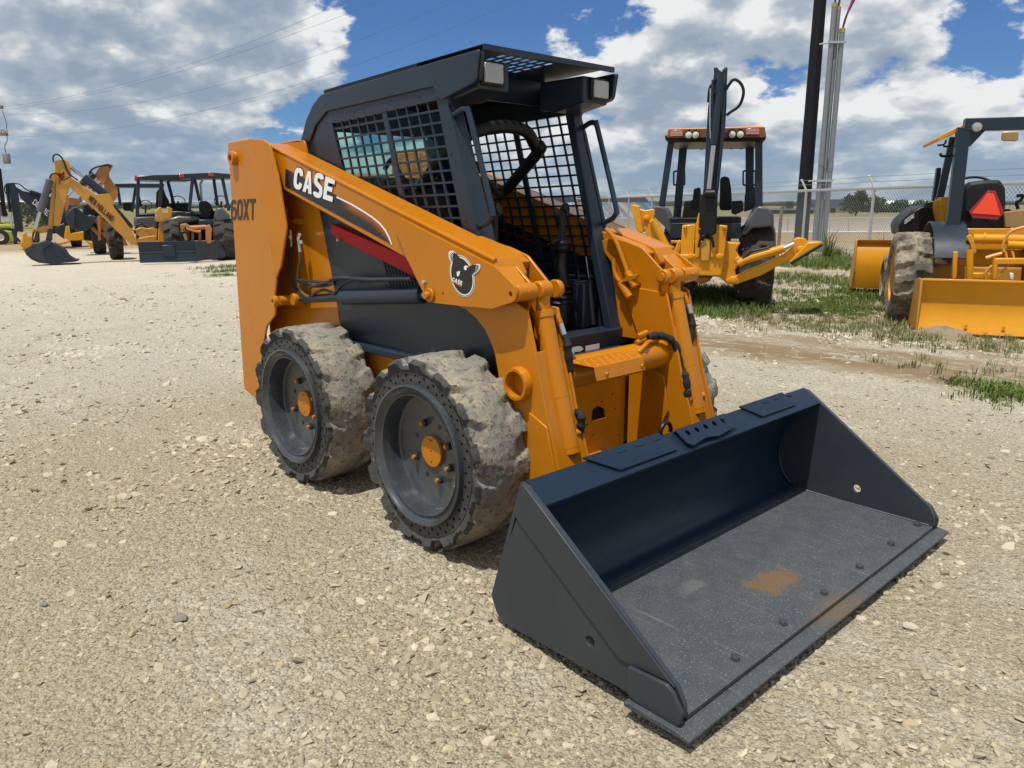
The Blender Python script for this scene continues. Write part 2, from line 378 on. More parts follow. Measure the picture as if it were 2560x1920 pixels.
# ------------------------------------------------------------------ ground
FENCE_A, FENCE_B = None, None
def ground_mat():
    m, t, b = newmat('gravel_ground'); p = t.pos()
    # crushed limestone: several sizes of stone, fines between
    big = t.noise(p, .35, 5, .6); mid = t.noise(p, 2.2, 6, .65); fin = t.noise(p, 60, 6, .7)
    v1 = t('ShaderNodeTexVoronoi', i_Scale=38.0, i_Randomness=1.0); t.l.new(p, v1.inputs['Vector'])
    v2 = t('ShaderNodeTexVoronoi', i_Scale=95.0, i_Randomness=1.0); t.l.new(p, v2.inputs['Vector'])
    v3 = t('ShaderNodeTexVoronoi', i_Scale=210.0, i_Randomness=1.0); t.l.new(p, v3.inputs['Vector'])
    c = t.mix(big, (.340, .285, .195), (.465, .408, .302))
    c = t.mix(t.ramp(mid, .35, .7), c, t.mix(.5, c, (.52, .455, .345)))
    def cellvar(v): 
        s = t('ShaderNodeSeparateColor'); t.l.new(v.outputs['Color'], s.inputs[0]); return s.outputs[0]
    stone = t.ramp(mid, .40, .60)
    c = t.mix(t.math('MULTIPLY', stone, .55), c, t.mix(cellvar(v1), (.25, .205, .135), (.60, .53, .395)))
    c = t.mix(.52, c, t.mix(cellvar(v2), (.19, .160, .112), (.66, .595, .465)))
    c = t.mix(.42, c, t.mix(cellvar(v3), (.12, .100, .070), (.68, .61, .48)))
    edge = t.ramp(v1.outputs['Distance'], .0, .016)
    c = t.mix(t.math('MULTIPLY', fin, .35), c, t.mix(.5, c, (.18, .145, .095)))
    # bleached, whiter gravel and bare soil further off, away from the traffic round the loader
    sx = t('ShaderNodeSeparateXYZ'); t.l.new(p, sx.inputs[0])
    far = t('ShaderNodeVectorMath', operation='DISTANCE'); t.l.new(p, far.inputs[0]); far.inputs[1].default_value = (0.8, -1.0, 0)
    s2_ = np.array([AX[2][1], -AX[2][0]])/np.linalg.norm(AX[2][:2]); lat = t.math('ADD', t.math('MULTIPLY', sx.outputs[0], s2_[0]), t.math('ADD', t.math('MULTIPLY', sx.outputs[1], s2_[1]), -float(s2_@CAM[:2])))
    leftfar = t.math('MULTIPLY', t.ramp(lat, -.5, -3.0), t.ramp(far.outputs['Value'], 9, 13, 0.0, .9))
    white = t.math('MULTIPLY', t.ramp(far.outputs['Value'], 2.6, 5.0), t.math('MAXIMUM', leftfar, t.ramp(t.noise(p, .8, 5, .6), .26, .48)))
    c = t.mix(t.math('MULTIPLY', white, .62), c, t.mix(cellvar(v2), (.34, .315, .265), (.74, .71, .64)))
    # the bare soil band of the wheel track in front of the parked machines
    A = ground('M', 400, 640); B = ground('M', 2200, 860); dd = (B-A)[:2]; L = np.linalg.norm(dd); nx, ny = -dd[1]/L, dd[0]/L
    dist = t.math('ADD', t.math('MULTIPLY', sx.outputs[0], nx), t.math('ADD', t.math('MULTIPLY', sx.outputs[1], ny), -(A[0]*nx+A[1]*ny)))
    dist = t.math('ADD', dist, t.math('MULTIPLY', t.math('SUBTRACT', t.noise(p, 1.0, 5, .6), .5), 1.4))
    band = t.ramp(t.math('ABSOLUTE', dist), .55, 1.35, 1.0, 0.0)
    soil = t.mix(mid, (.215, .152, .088), (.34, .255, .155))
    # soil patches behind the band
    rightside = t.ramp(lat, -.5, 1.5)
    band = t.math('MULTIPLY', band, rightside)
    c = t.mix(t.math('MULTIPLY', band, t.ramp(t.noise(p, 5, 5, .6), .28, .5)), c, soil)
    behind = t.math('MULTIPLY', t.math('MULTIPLY', t.ramp(dist, .3, 1.2), rightside), t.ramp(t.noise(p, .9, 6, .6), .38, .54))
    c = t.mix(t.math('MULTIPLY', behind, .75), c, soil)
    stv = t('ShaderNodeCombineXYZ'); t.set(stv.inputs[0], t.math('MULTIPLY', sx.outputs[0], .38)); t.set(stv.inputs[1], t.math('MULTIPLY', sx.outputs[1], 1.25))
    streak = t.math('MULTIPLY', t.ramp(t.noise(stv.outputs[0], 1.0, 6, .65), .46, .60), t.ramp(t.noise(p, 9, 4, .6), .30, .60))
    c = t.mix(t.math('MULTIPLY', streak, .50), c, t.mix(cellvar(v2), (.36, .335, .285), (.74, .70, .61)))
    c = t.mix(1.0, c, (.93, .912, .86), 'MULTIPLY')
    # beyond the fence: dirt, then pale dry grassland
    cam_d = t('ShaderNodeVectorMath', operation='DISTANCE'); t.l.new(p, cam_d.inputs[0]); cam_d.inputs[1].default_value = tuple(CAM)
    dirt = t.mix(t.noise(p, .5, 5, .6), (.25, .175, .10), (.36, .27, .17))
    grass = t.mix(t.noise(p, .02, 6, .6), (.13, .125, .05), (.26, .225, .10))
    c = t.mix(t.ramp(cam_d.outputs['Value'], 33, 38), c, dirt)
    c = t.mix(t.ramp(cam_d.outputs['Value'], 66, 80), c, grass)
    t.set(b.inputs['Base Color'], c); b.inputs['Roughness'].default_value = .92; b.inputs['Specular IOR Level'].default_value = .2
    h = t.math('ADD', t.math('MULTIPLY', v1.outputs['Distance'], -.9), t.math('ADD', t.math('MULTIPLY', v2.outputs['Distance'], -.55), t.math('MULTIPLY', fin, .5)))
    near = t.ramp(cam_d.outputs['Value'], 8, 30, 1.0, .25)
    bn = t('ShaderNodeBump', i_Distance=.02); t.set(bn.inputs['Strength'], t.math('MULTIPLY', near, 1.0)); t.l.new(h, bn.inputs['Height']); t.l.new(bn.outputs[0], b.inputs['Normal'])
    return m
def make_ground():
    NR, NS = 150, 200
    rr = np.concatenate([[0], np.geomspace(.25, 5200, NR)]); vs = [(0.8, -.6, float(gz(.8, -.6)))]; fs = []
    for r in rr[1:]:
        a = np.arange(NS)*2*math.pi/NS; x = .8+r*np.cos(a); y = -.6+r*np.sin(a); z = gz(x, y)
        vs += list(zip(x, y, z))
    for j in range(NS): fs.append((0, 1+j, 1+(j+1) % NS))
    for i in range(NR-1):
        for j in range(NS):
            j2 = (j+1) % NS; fs.append((1+i*NS+j, 1+(i+1)*NS+j, 1+(i+1)*NS+j2, 1+i*NS+j2))
    mb = MB(); mb.v = vs; mb.f = fs; o = mb.build('ground', ground_mat(), smooth=180); o['kind'] = 'structure'; return o
make_ground()

def rock_shapes(n=16, seed=3):
    """blunt 12-cornered stones"""
    out = []; r = np.random.default_rng(seed); g = (1+5**.5)/2
    base = np.array([(-1,g,0),(1,g,0),(-1,-g,0),(1,-g,0),(0,-1,g),(0,1,g),(0,-1,-g),(0,1,-g),(g,0,-1),(g,0,1),(-g,0,-1),(-g,0,1)], float)/1.9
    F = [(0,11,5),(0,5,1),(0,1,7),(0,7,10),(0,10,11),(1,5,9),(5,11,4),(11,10,2),(10,7,6),(7,1,8),(3,9,4),(3,4,2),(3,2,6),(3,6,8),(3,8,9),(4,9,5),(2,4,11),(6,2,10),(8,6,7),(9,8,1)]
    for k in range(n):
        v = base*r.uniform(.62, 1.12, (12, 1)); v[:, :2] *= r.uniform(.7, 1.3, 2)
        v[:, 2] = np.clip(v[:, 2], -1, r.uniform(.55, .95)); out.append(v)
    return out, F
def stone_mat():
    m, t, b = newmat('limestone'); at = t('ShaderNodeVertexColor'); at.layer_name = 'Col'
    n = t.noise(t.pos(), 120, 5, .65)
    c = t.mix(t.ramp(n, .3, .7, 0, .5), at.outputs[0], t.mix(.5, at.outputs[0], (.22, .18, .12)))
    t.set(b.inputs['Base Color'], c); b.inputs['Roughness'].default_value = .9; b.inputs['Specular IOR Level'].default_value = .2
    bn = t('ShaderNodeBump', i_Strength=.5, i_Distance=.004, i_Height=t.noise(t.pos(), 260, 4, .6)); t.l.new(bn.outputs[0], b.inputs['Normal']); return m
def scatter_stones(name, N):
    """loose crushed stone pressed into the yard, thinning out with distance from the camera"""
    shapes, F = rock_shapes(); r = rng
    f2 = AX[2][:2]/np.linalg.norm(AX[2][:2]); s2 = np.array([f2[1], -f2[0]])
    d = .75*np.exp(r.uniform(0, 1, N)**.9*math.log(17/.75)); lat = r.uniform(-.86, .86, N)*(d+.45)
    P = CAM[:2]+d[:, None]*f2+lat[:, None]*s2
    n = fbm(np.c_[P*1.5, np.zeros(N)], 4, 5); n2 = fbm(np.c_[P*np.array([.30, 1.15]), np.ones(N)], 3, 9)
    clump = np.clip((n-.38)*6, .0, 1)*np.clip((n2-.36)*6, .12, 1)
    keep = r.uniform(0, 1, N) < .26+.74*clump
    A_ = ground('M', 400, 640); B_ = ground('M', 2200, 860); dd = (B_-A_)[:2]; dd = dd/np.linalg.norm(dd); ds = (P-A_[:2])@np.array([-dd[1], dd[0]])+(n2-.45)*1.2
    inband = (np.abs(ds) < 1.0) & (((P-CAM[:2])@s2) > .3); keep &= ~(inband & (r.uniform(0, 1, N) < .82))
    P, d, clump = P[keep], d[keep], clump[keep]; N = len(P)
    size = np.exp(r.normal(math.log(.0056), .64, N))*(1+.28*np.clip(d-2.5, 0, 12)**.75)*(.78+.30*clump); size = np.clip(size, .003, .045)
    big = r.uniform(0, 1, N) < .010; size[big] *= 1.6; size = np.minimum(size, .015+.0042*d)
    # nothing inside the wheels
    k = r.integers(0, len(shapes), N); S = np.array(shapes)[k]
    ang = r.uniform(0, 2*math.pi, N); ca, sa = np.cos(ang), np.sin(ang)
    fl = r.uniform(.38, .75, N); V = S*size[:, None, None]; V[:, :, 2] *= fl[:, None]
    tx, ty = r.normal(0, .30, N), r.normal(0, .30, N)
    V[:, :, 2] += V[:, :, 0]*tx[:, None]+V[:, :, 1]*ty[:, None]
    X = V[:, :, 0]*ca[:, None]-V[:, :, 1]*sa[:, None]; Y = V[:, :, 0]*sa[:, None]+V[:, :, 1]*ca[:, None]
    z0 = gz(P[:, 0], P[:, 1])+size*fl*r.uniform(-.48, .16, N)
    co = np.stack([X+P[:, :1], Y+P[:, 1:2], V[:, :, 2]+z0[:, None]], 2).reshape(-1, 3)
    FF = (np.array(F)[None]+(np.arange(N)*12)[:, None, None]).reshape(-1, 3)
    me = bpy.data.meshes.new(name); me.from_pydata(co.tolist(), [], FF.tolist())
    g = r.normal(0, 1, N); base = np.stack([.43+.075*g, .380+.070*g, .292+.062*g], 1)
    warm = r.uniform(0, 1, N)[:, None]; base = base*(1-.22*(warm < .2))+(np.array([.03, .01, -.025])*(warm > .9))
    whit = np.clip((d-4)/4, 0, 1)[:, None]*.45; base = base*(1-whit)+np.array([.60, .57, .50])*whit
    base = np.clip(base*np.array([.93, .912, .86])+np.clip((n2[keep]-.46)*4, 0, 1)[:, None]*np.array([.09, .09, .085]), .07, .8)
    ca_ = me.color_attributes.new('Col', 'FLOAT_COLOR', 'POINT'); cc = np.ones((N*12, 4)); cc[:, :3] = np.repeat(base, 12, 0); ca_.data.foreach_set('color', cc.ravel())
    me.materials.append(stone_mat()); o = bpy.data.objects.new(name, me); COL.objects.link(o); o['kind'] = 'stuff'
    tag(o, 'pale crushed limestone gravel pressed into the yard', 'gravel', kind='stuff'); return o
scatter_stones('gravel', 190000)
# ------------------------------------------------------------------ the skid steer loader (x forward, y to its left)
def tyre_mat():
    m, t, b = newmat('worn_tyre'); v = t.obj()
    n1 = t.noise(v, 7, 8, .7); n2 = t.noise(v, 34, 6, .75, .6); n3 = t.noise(v, 95, 3, .6)
    c = t.mix(t.ramp(n1, .42, .64), (.215, .203, .178), (.335, .288, .208))
    c = t.mix(t.math('MULTIPLY', t.ramp(n2, .50, .62), .80), c, (.060, .062, .064))
    c = t.mix(t.math('MULTIPLY', t.ramp(n3, .55, .75), .5), c, (.40, .37, .31))
    so = t('ShaderNodeSeparateXYZ'); t.l.new(v, so.inputs[0]); side = t.ramp(t.math('ADD', t.math('ABSOLUTE', so.outputs[1]), t.math('MULTIPLY', t.math('SUBTRACT', n2, .5), .016)), .768, .776)
    c = t.mix(t.math('MULTIPLY', side, .9), c, (.038, .041, .044))
    t.set(b.inputs['Base Color'], c); b.inputs['Roughness'].default_value = .9; b.inputs['Specular IOR Level'].default_value = .25
    h = t.math('ADD', n2, t.math('MULTIPLY', n3, .4)); bn = t('ShaderNodeBump', i_Strength=.8, i_Distance=.008, i_Height=h); t.l.new(bn.outputs[0], b.inputs['Normal']); return m
tyre_mat()
paint('sidewall', (.034, .036, .038), .5, .2, bump=.25, dust=.30, dustcol=(.17, .15, .12), scale=14)
def tread_mesh(R, y_out, y_in, r_side, seed, lugs=15, depth=.023, N=260, M=26, amp=.006):
    """worn lugged tread, axis along y through the origin; y_out is the outboard edge"""
    vs = []; th = np.arange(N)*2*math.pi/N; s = np.linspace(-1, 1, M); r_ = np.random.default_rng(seed)
    jit = np.interp(th, np.linspace(0, 2*math.pi, lugs*2+1), np.r_[r_.normal(0, .20, lugs*2), 0])
    wear = .55+.9*vnoise(np.c_[np.cos(th)*3, np.sin(th)*3, np.full(N, seed*3.3)], seed)
    for j, t in enumerate(s):
        y = y_out+(y_in-y_out)*(t+1)/2; e = abs(t)
        P = np.c_[np.cos(th)*9, np.sin(th)*9, np.full(N, y*26)+seed*11]
        ph = lugs*th+2.4*e+(0 if t < 0 else math.pi)+jit+(fbm(P*1.3, 3, seed+5)-.45)*.7
        groove = np.clip((np.cos(ph)+.05)*3.2, 0, 1); groove = groove*groove*(3-2*groove)*np.clip((e-.22)/.45, 0, 1)*wear
        r = R-.006*e**2-.014*np.clip((e-.84)/.16, 0, 1)**2-depth*np.clip(groove, 0, 1.15)
        n = fbm(P, 4, seed)-.47; n2 = fbm(P*3.1, 3, seed+7)-.44; crk = np.clip(fbm(P*2.2, 3, seed+17)-.58, 0, 1)
        r = r+n*amp*.7+n2*amp*1.5-crk*.040
        yy = y+((fbm(P*1.6, 3, seed+3)-.45)*.026+groove*.010)*np.clip((e-.7)/.3, 0, 1)*(1 if t < 0 else -1)
        r = np.minimum(r, R+.002)
        vs += list(zip(r*np.sin(th), yy, r*np.cos(th)))
    ring0 = [(r_side*math.sin(a), y_out+.022, r_side*math.cos(a)) for a in th]; ring1 = [(r_side*math.sin(a), y_in-.022 if y_in > y_out else y_in+.022, r_side*math.cos(a)) for a in th]
    vs = ring0+vs+ring1; fs = []
    for i in range(M+1):
        for j in range(N):
            j2 = (j+1) % N; fs.append((i*N+j, (i+1)*N+j, (i+1)*N+j2, i*N+j2))
    mb = MB(); mb.v = vs; mb.f = fs; return mb
paint('olive_hose', (.10, .095, .035), .5, .2)
def loader():
    root = empty('skid_steer_loader')
    tag(root, 'orange skid steer loader with slate cab and wide front bucket, in the foreground', 'loader')
    OR, SL, BK = MATS['orange'], MATS['slate'], MATS['black']
    RT = .394
    # ---------- wheels
    def wheel(x, s, seed):
        w = empty('wheel', (x, 0, RT), 0, root)
        yo, yi = -.790, -.502
        def B(mb, name, mat, parent=w, **k):
            if s > 0: mb.v = [(p[0], -p[1], p[2]) for p in mb.v]
            return mb.build(name, mat, parent, **k)
        B(tread_mesh(RT, yo-.002, yi, .332, seed), 'tyre_tread', MATS['worn_tyre'], smooth=50)
        sw = MB(); holes = []
        for row, (r, n, ph) in enumerate(((.3235, 34, 0), (.3020, 34, .5))):
            for i in range(n):
                a = 2*math.pi*(i+ph)/n; holes.append(circ(r*math.sin(a), r*math.cos(a), .0074, 8))
        sw.py(circ(0, 0, .336, 120), yo+.014, yo+.05, [circ(0, 0, .282, 100)]+holes)
        B(sw, 'sidewall', MATS['sidewall'])
        B(MB().lathe([(.334, yi-.014), (.283, yi-.014), (.283, yi-.05), (.334, yi-.05)], (0, 0, 0), (0, 1, 0), 64, True), 'inner_sidewall', MATS['sidewall'])
        B(MB().lathe([(.336, yo+.055), (.284, yo+.055)], (0, 0, 0), (0, 1, 0), 64), 'core', MATS['rubber_hose'])
        rim = MB().lathe([(.286, yo+.045), (.290, yo+.004), (.287, yo-.006), (.280, yo-.008), (.274, yo-.001), (.268, yo+.011), (.257, yo+.017), (.252, yo+.014), (.248, yo+.008), (.243, yo+.010),
            (.240, yo+.022), (.236, yo+.058), (.233, yo+.084), (.222, yo+.092), (.0, yo+.092)], (0, 0, 0), (0, 1, 0), 96)
        B(rim, 'rim', MATS['rim_grey'], smooth=45)
        B(MB().lathe([(.286, yi), (.24, yi-.02), (.20, yi-.10), (.0, yi-.10)], (0, 0, 0), (0, 1, 0), 48), 'inner_rim', MATS['rim_grey'])
        yd = yo+.092
        hub = MB(); hub.py(circ(0, 0, .064, 48), yd-.012, yd+.002, [circ(0, r, .0055, 8) for r in (-.045, 0, .045)])
        B(hub, 'hub_cap', OR, bevel=.002)
        for k in range(8):
            a = R_(22+45*k); cx, cz = .118*math.sin(a), .118*math.cos(a)
            if k in (0, 6, 4):
                B(MB().cyl((cx, yd-.0012, cz), (cx, yd+.002, cz), .011, n=14), 'bolt_hole', MATS['black_decal'])
            else:
                nut = B(MB().prism(circ(cx, cz, .0165, 6, k), lambda a_, b_, t: (a_, t, b_), yd-.016, yd), 'lug_nut', MATS['slate_flat'], bevel=.0015)
                st = MB().cyl((cx, yd-.026, cz), (cx, yd-.015, cz), .0085, n=12)
                B(st, 'stud', OR)
        return w
    wheel(.524, -1, 1); wheel(-.535, -1, 2); wheel(.524, 1, 3); wheel(-.535, 1, 4)

    # ---------- bucket
    bk = empty('bucket', (1.5, 0, 0), 0, root)
    def P(mb, name, mat, parent=root, **k):
        if parent is bk: mb.v = [(p[0]-1.5, p[1], p[2]) for p in mb.v]
        return mb.build(name, mat, parent, **k)
    prof = [(1.273, .520), (1.302, .512), (1.880, .104), (1.905, .060), (1.907, .022), (1.890, .004), (1.735, .004), (1.20, -.002), (1.155, .020), (1.128, .075)]
    prof = fillet(prof, [.004, .004, .03, .02, .006, .01, 0, .03, .03, .02], 3)
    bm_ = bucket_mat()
    for s in (-1, 1):
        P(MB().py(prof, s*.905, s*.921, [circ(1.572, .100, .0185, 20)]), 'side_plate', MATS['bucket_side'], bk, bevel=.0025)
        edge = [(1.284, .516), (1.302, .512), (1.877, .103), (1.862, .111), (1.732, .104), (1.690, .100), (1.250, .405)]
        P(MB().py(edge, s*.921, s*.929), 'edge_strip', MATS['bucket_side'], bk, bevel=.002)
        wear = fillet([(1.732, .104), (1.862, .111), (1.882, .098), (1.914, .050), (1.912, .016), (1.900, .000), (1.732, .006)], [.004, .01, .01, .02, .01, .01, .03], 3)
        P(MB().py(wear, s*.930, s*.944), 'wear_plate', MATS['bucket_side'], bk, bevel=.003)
    back = curve([(1.293, .440), (1.232, .36), (1.190, .26), (1.183, .17), (1.205, .095), (1.250, .045), (1.310, .026)], 5)
    inner = [(1.362, .456)]+[(1.300, .448)]+back+[(1.905, .020)]
    outer = [(1.905, .008), (1.30, .012), (1.235, .030), (1.185, .085), (1.166, .17), (1.174, .265), (1.216, .37), (1.272, .518), (1.284, .523), (1.368, .466)]
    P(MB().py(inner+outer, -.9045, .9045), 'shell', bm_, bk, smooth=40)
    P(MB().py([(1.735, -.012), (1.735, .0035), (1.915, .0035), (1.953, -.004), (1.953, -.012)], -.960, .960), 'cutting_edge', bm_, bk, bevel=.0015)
    for y in (-.87, -.576, -.285, .008, .299, .592, .872):
        P(MB().cyl((1.853, y, .0195), (1.853, y, .034), .0155, .0145, 6), 'edge_bolt', bm_, bk, bevel=.002)
    # weld-on plates of the top lip
    lipd = Vector((1.368-1.284, 0, .466-.523)).normalized(); lipn = Vector((.56, 0, .83)).normalized()
    lipn = (lipn-lipd*lipn.dot(lipd)).normalized(); lo = Vector((1.284, 0, .523))
    def lip(a, y, t): p = lo+lipd*a+lipn*t; return (p.x, y, p.z)
    for (yy, wdt) in (((-.64, -.60, -.20, -.22), (-.012, .080)), ((.34, .35, .71, .70), (-.010, .072))):
        poly = [(wdt[0], yy[0]), (wdt[1], yy[1]+.07), (wdt[1], yy[2]), (wdt[0], yy[3])]
        o = MB().prism(poly, lip, .001, .010); P(o, 'lip_plate', bm_, bk, bevel=.002)
        for q in range(3):
            yc = yy[0]+.16+q*.10; P(MB().prism(fillet([(.004, yc), (.018, yc), (.018, yc+.05), (.004, yc+.05)], .006, 3), lip, .0102, .0125), 'weld_slug', bm_, bk, bevel=.001)
    st = MB().prism(fillet([(.004, -.14), (.074, -.14), (.092, -.12), (.078, -.02), (.090, .06), (.076, .20), (.004, .20)], .006, 3), lip, .012, .018, [circ(.034, -.09+k*.06, .0125, 14) for k in range(5)])
    P(st, 'grip_step', bm_, bk, bevel=.002)
    P(MB().prism([(.002, -.14), (.012, -.14), (.012, .20), (.002, .20)], lip, .001, .012), 'step_rib', bm_, bk, bevel=.002)
    # inside weld beads and the back-plate crease
    P(MB().tube([(1.312, y, .0245+.0015*math.sin(y*40)) for y in np.linspace(-.90, .90, 90)], .004, 6), 'weld_bead', bm_, bk)
    wb = curve([(1.300, .444), (1.236, .36), (1.194, .26), (1.188, .17), (1.210, .098), (1.254, .049), (1.312, .028)], 6)+[(1.5, .023), (1.89, .022)]
    for s in (-1, 1): P(MB().tube([(a, s*(.901+.0015*math.sin(i*2.3)), b) for i, (a, b) in enumerate(wb)], .006, 6), 'weld_bead', bm_, bk)
    # hinge ears behind the bucket
    for s in (-1, 1):
        for y in (.34, .50):
            P(MB().py([(1.195, .36), (1.09, .33), (1.05, .20), (1.09, .10), (1.160, .10), (1.150, .18), (1.160, .27)], s*y-.007, s*y+.007), 'hinge_ear', bm_, bk, bevel=.002)
    P(MB().tube([(1.135, .03+.035*math.cos(a), .46+.035*math.sin(a)) for a in np.linspace(-.3, 3.5, 12)], .009, 8), 'latch_loop', BK, bk)

    # ---------- chassis
    ch = MB()
    ch.py([(-1.22, .26), (.60, .20), (.66, .26), (.66, .68), (-.52, .69), (-.72, 1.30), (-.80, 1.52), (-1.30, 1.56), (-1.36, .50)], -.455, .455)
    P(ch, 'chassis', OR, bevel=.01)
    fp = MB(); fp.px([(-.335, .16), (.335, .16), (.335, .70), (-.335, .70)], .664, .676,
        [fillet(ux('G', .676, [(728, 1205), (735, 1130), (770, 1108), (808, 1125), (818, 1180)]), [0, .01, .02, .02, 0], 3)]+[circ(*q, .006, 8) for q in ux('G', .676, [(858, 1040), (793, 1085), (872, 1130), (706, 1223), (895, 1287), (740, 1290)])])
    P(fp, 'front_panel', OR, bevel=.002)
    P(MB().box((.656, -.30, .2), (.662, .30, .60)), 'front_backing', MATS['black'])
    for s in (-1, 1):
        for x in (.524, -.535): P(MB().cyl((x, s*.40, RT), (x, s*.60, RT), .085, n=24), 'axle_housing', OR)
        # dark side panel, ledge under it, vent grille
        dk = [(-.70, 1.40), (-.617, .933), (-.551, .741), (-.503, .704), (.66, .704), (.62, 1.00), (.20, 1.16)]
        P(MB().py(fillet(dk, [0, 0, .02, .05, 0, 0, 0], 4), s*.456, s*.470), 'side_panel', SL, bevel=.003)
        P(MB().py([(-.47, .668), (.62, .668), (.62, .704), (-.49, .704)], s*.457, s*.505), 'ledge', SL, bevel=.006)
        vent = MB()
        for k in range(12): vent.tube([(-.13+k*.026, s*.473, 1.13), (-.06+k*.026, s*.473, .97)], .0035, 5)
        for z in (1.00, 1.05, 1.10): vent.tube([(-.12, s*.476, z), (.25, s*.476, z)], .003, 5)
        P(vent, 'vent_grille', MATS['slate_flat'])
        # rear tower: outer plate with folded front flange, inner wall, back plate
        outer = uy('B', -.62, [(25, 710), (170, 682)])+[(-1.017, 1.355), (-.935, 1.06), (-.93, .99)]+uy('F', -.62, [(300, 420), (288, 535), (300, 610), (245, 680), (222, 800), (212, 960), (205, 1120), (115, 1040)])
        outer = fillet(outer, [.012, .01, 0, 0, 0, .05, .05, .05, .05, .05, .05, .01, .01], 3)
        P(MB().py(outer, s*.608, s*.620), 'tower_plate', OR, bevel=.004)
        fl = uy('B', -.62, [(170, 682), (250, 686), (290, 720), (345, 930), (408, 1300), (385, 1560)])+[(-.93, .99), (-.935, 1.06), (-1.017, 1.355)]
        fl = fillet(fl, [0, .03, .03, 0, .03, 0, 0, 0, 0], 3)
        def crease(z):
            return -1.125+(1.712-z)*(.108/.357) if z > 1.355 else -1.017+(1.355-z)*(.082/.295)
        def flf(a, b, t):
            return (a, s*(abs(t)-.10*max(0, a-crease(b))), b)
        P(MB().prism(fl, flf, .608, .620), 'tower_flange', OR, bevel=.003)
        P(MB().py([(-1.36, .45), (-1.36, 1.60), (-1.18, 1.66), (-.74, 1.50), (-.66, 1.25), (-.53, .72), (-.56, .66), (-.90, .66), (-.98, .45)], s*.457, s*.475), 'tower_inner_plate', OR, bevel=.003)
        P(MB().box((-1.42, min(s*.475, s*.606), .50), (-1.40, max(s*.475, s*.606), 1.66)), 'tower_back', OR, bevel=.003)
        lug = fillet(uy('B', -.44, [(330, 725), (480, 692), (555, 693), (585, 830), (330, 830)]), [0, 0, .03, 0, 0], 4)
        hc = uy('B', -.44, [(456, 772)])[0]
        P(MB().py(lug, s*.430, s*.442, [circ(*hc, .026, 20)]), 'lifting_lug', OR, bevel=.003)
        bo = hit('W', 165, 520, 1, -.63)
        P(MB().lathe([(.020, 0), (.020, .03), (.034, .03), (.038, .012), (.038, 0)], (bo[0], s*.621, bo[2]), (0, s, 0), 24, True), 'pivot_boss', OR, smooth=40)
        b2 = hit('F', 292, 537, 1, -.63)
        P(MB().lathe([(.012, 0), (.012, .022), (.026, .022), (.030, .008), (.030, 0)], (b2[0], s*.621, b2[2]), (0, s, 0), 24, True), 'cylinder_boss', OR, smooth=40)
        P(MB().cyl((b2[0], s*.476, b2[2]), (b2[0], s*.607, b2[2]), .026), 'cylinder_pin', OR)
        P(MB().py(circ(b2[0]+.06, b2[2]+.008, .034, 20), s*.50, s*.56), 'cylinder_eye', OR, bevel=.004)
            # ---------- lift arms
    for s in (-1, 1):
        arm = empty('lift_arm', (0, 0, 0), 0, root)
        top0, top1 = (-1.30, 1.755), (.748, 1.172)
        beam = [(-1.33, 1.67), (-1.28, 1.688), (-1.04, 1.688), (.748, 1.172), (.80, 1.10), (.62, 1.02), (.235, 1.134), (-.976, 1.474), (-1.30, 1.563), (-1.35, 1.62)]
        y0, y1 = .424, .565
        P(MB().py(fillet(beam, [.02, .02, .05, .02, .02, 0, 0, 0, .03, .03], 3), s*y0, s*y1), 'beam', OR, arm, bevel=.012, seg=3)
        rib = MB()
        rib.tube([(-.98, s*(y1-.004), 1.664), (.10, s*(y1-.004), 1.352), (.76, s*(y1-.004), 1.163)], .009, 8)
        P(rib, 'edge_rib', OR, arm)
        eg = uy('B', -.58, [(1260, 1505), (1175, 1290), (1185, 1240), (1215, 1228)])+uy('N', -.58, [(0, 150), (860, 590), (1150, 870), (1168, 960), (1145, 1065), (830, 1172), (400, 1132), (0, 1087)])+uy('T', -.58, [(1330, 755), (1245, 695)])
        eg = fillet(eg, [0, .02, .015, .015, 0, .01, .02, .03, .03, .01, 0, 0, .03, .02], 4)
        hp = [uy('N', -.58, [(1083, 968)])[0], uy('N', -.58, [(150, 962)])[0]]
        P(MB().py(eg, s*.566, s*.580, [circ(*hp[0], .0105, 14), circ(*hp[1], .006, 10)]), 'knuckle_plate', OR, arm, bevel=.003)
        m2 = uy('N', -.467, [(880, 480), (1060, 455), (1400, 865), (1447, 930), (1420, 1020), (1370, 1100), (1330, 1180), (1310, 1500), (900, 1500)])
        m2 = fillet(m2, [0, .02, .02, .03, .03, .05, .05, 0, 0], 4)
        P(MB().py(m2, s*.457, s*.471), 'clevis_plate', OR, arm, bevel=.003)
        m3 = uy('N', -.365, [(700, 330), (910, 262), (1110, 330), (1330, 435), (1640, 830), (1668, 930), (1610, 1040)])+[(.86, .95), (.86, .75), (.62, .75), (.55, 1.10)]
        m3 = fillet(m3, [0, .01, .06, .06, .03, .03, .03, .06, 0, 0, 0], 4)
        P(MB().py(m3, s*.358, s*.372), 'clevis_plate', OR, arm, bevel=.003)
        # cap between the knuckle plates
        capp = uy('N', -.52, [(560, 320), (1000, 470)]); 
        P(MB().py([(.40, 1.262), (.70, 1.180), (.752, 1.150), (.74, 1.12), (.40, 1.22)], s*.372, s*.457), 'knuckle_cap', OR, arm, bevel=.004)
        P(MB().py([(.735, 1.152), (.772, 1.139), (.838, 1.076), (.800, 1.060)], s*.472, s*.565), 'knuckle_front', OR, arm, bevel=.003)
        # pins
        xp, zp = .866, 1.050
        P(MB().cyl((xp, s*.581, zp), (xp, s*.470, zp), .0), 'pin_gap', OR, arm) if False else None
        P(MB().cyl((xp, s*.5655, zp), (xp, s*.4715, zp), .033, n=28), 'pin_sleeve', OR, arm, bevel=.003)
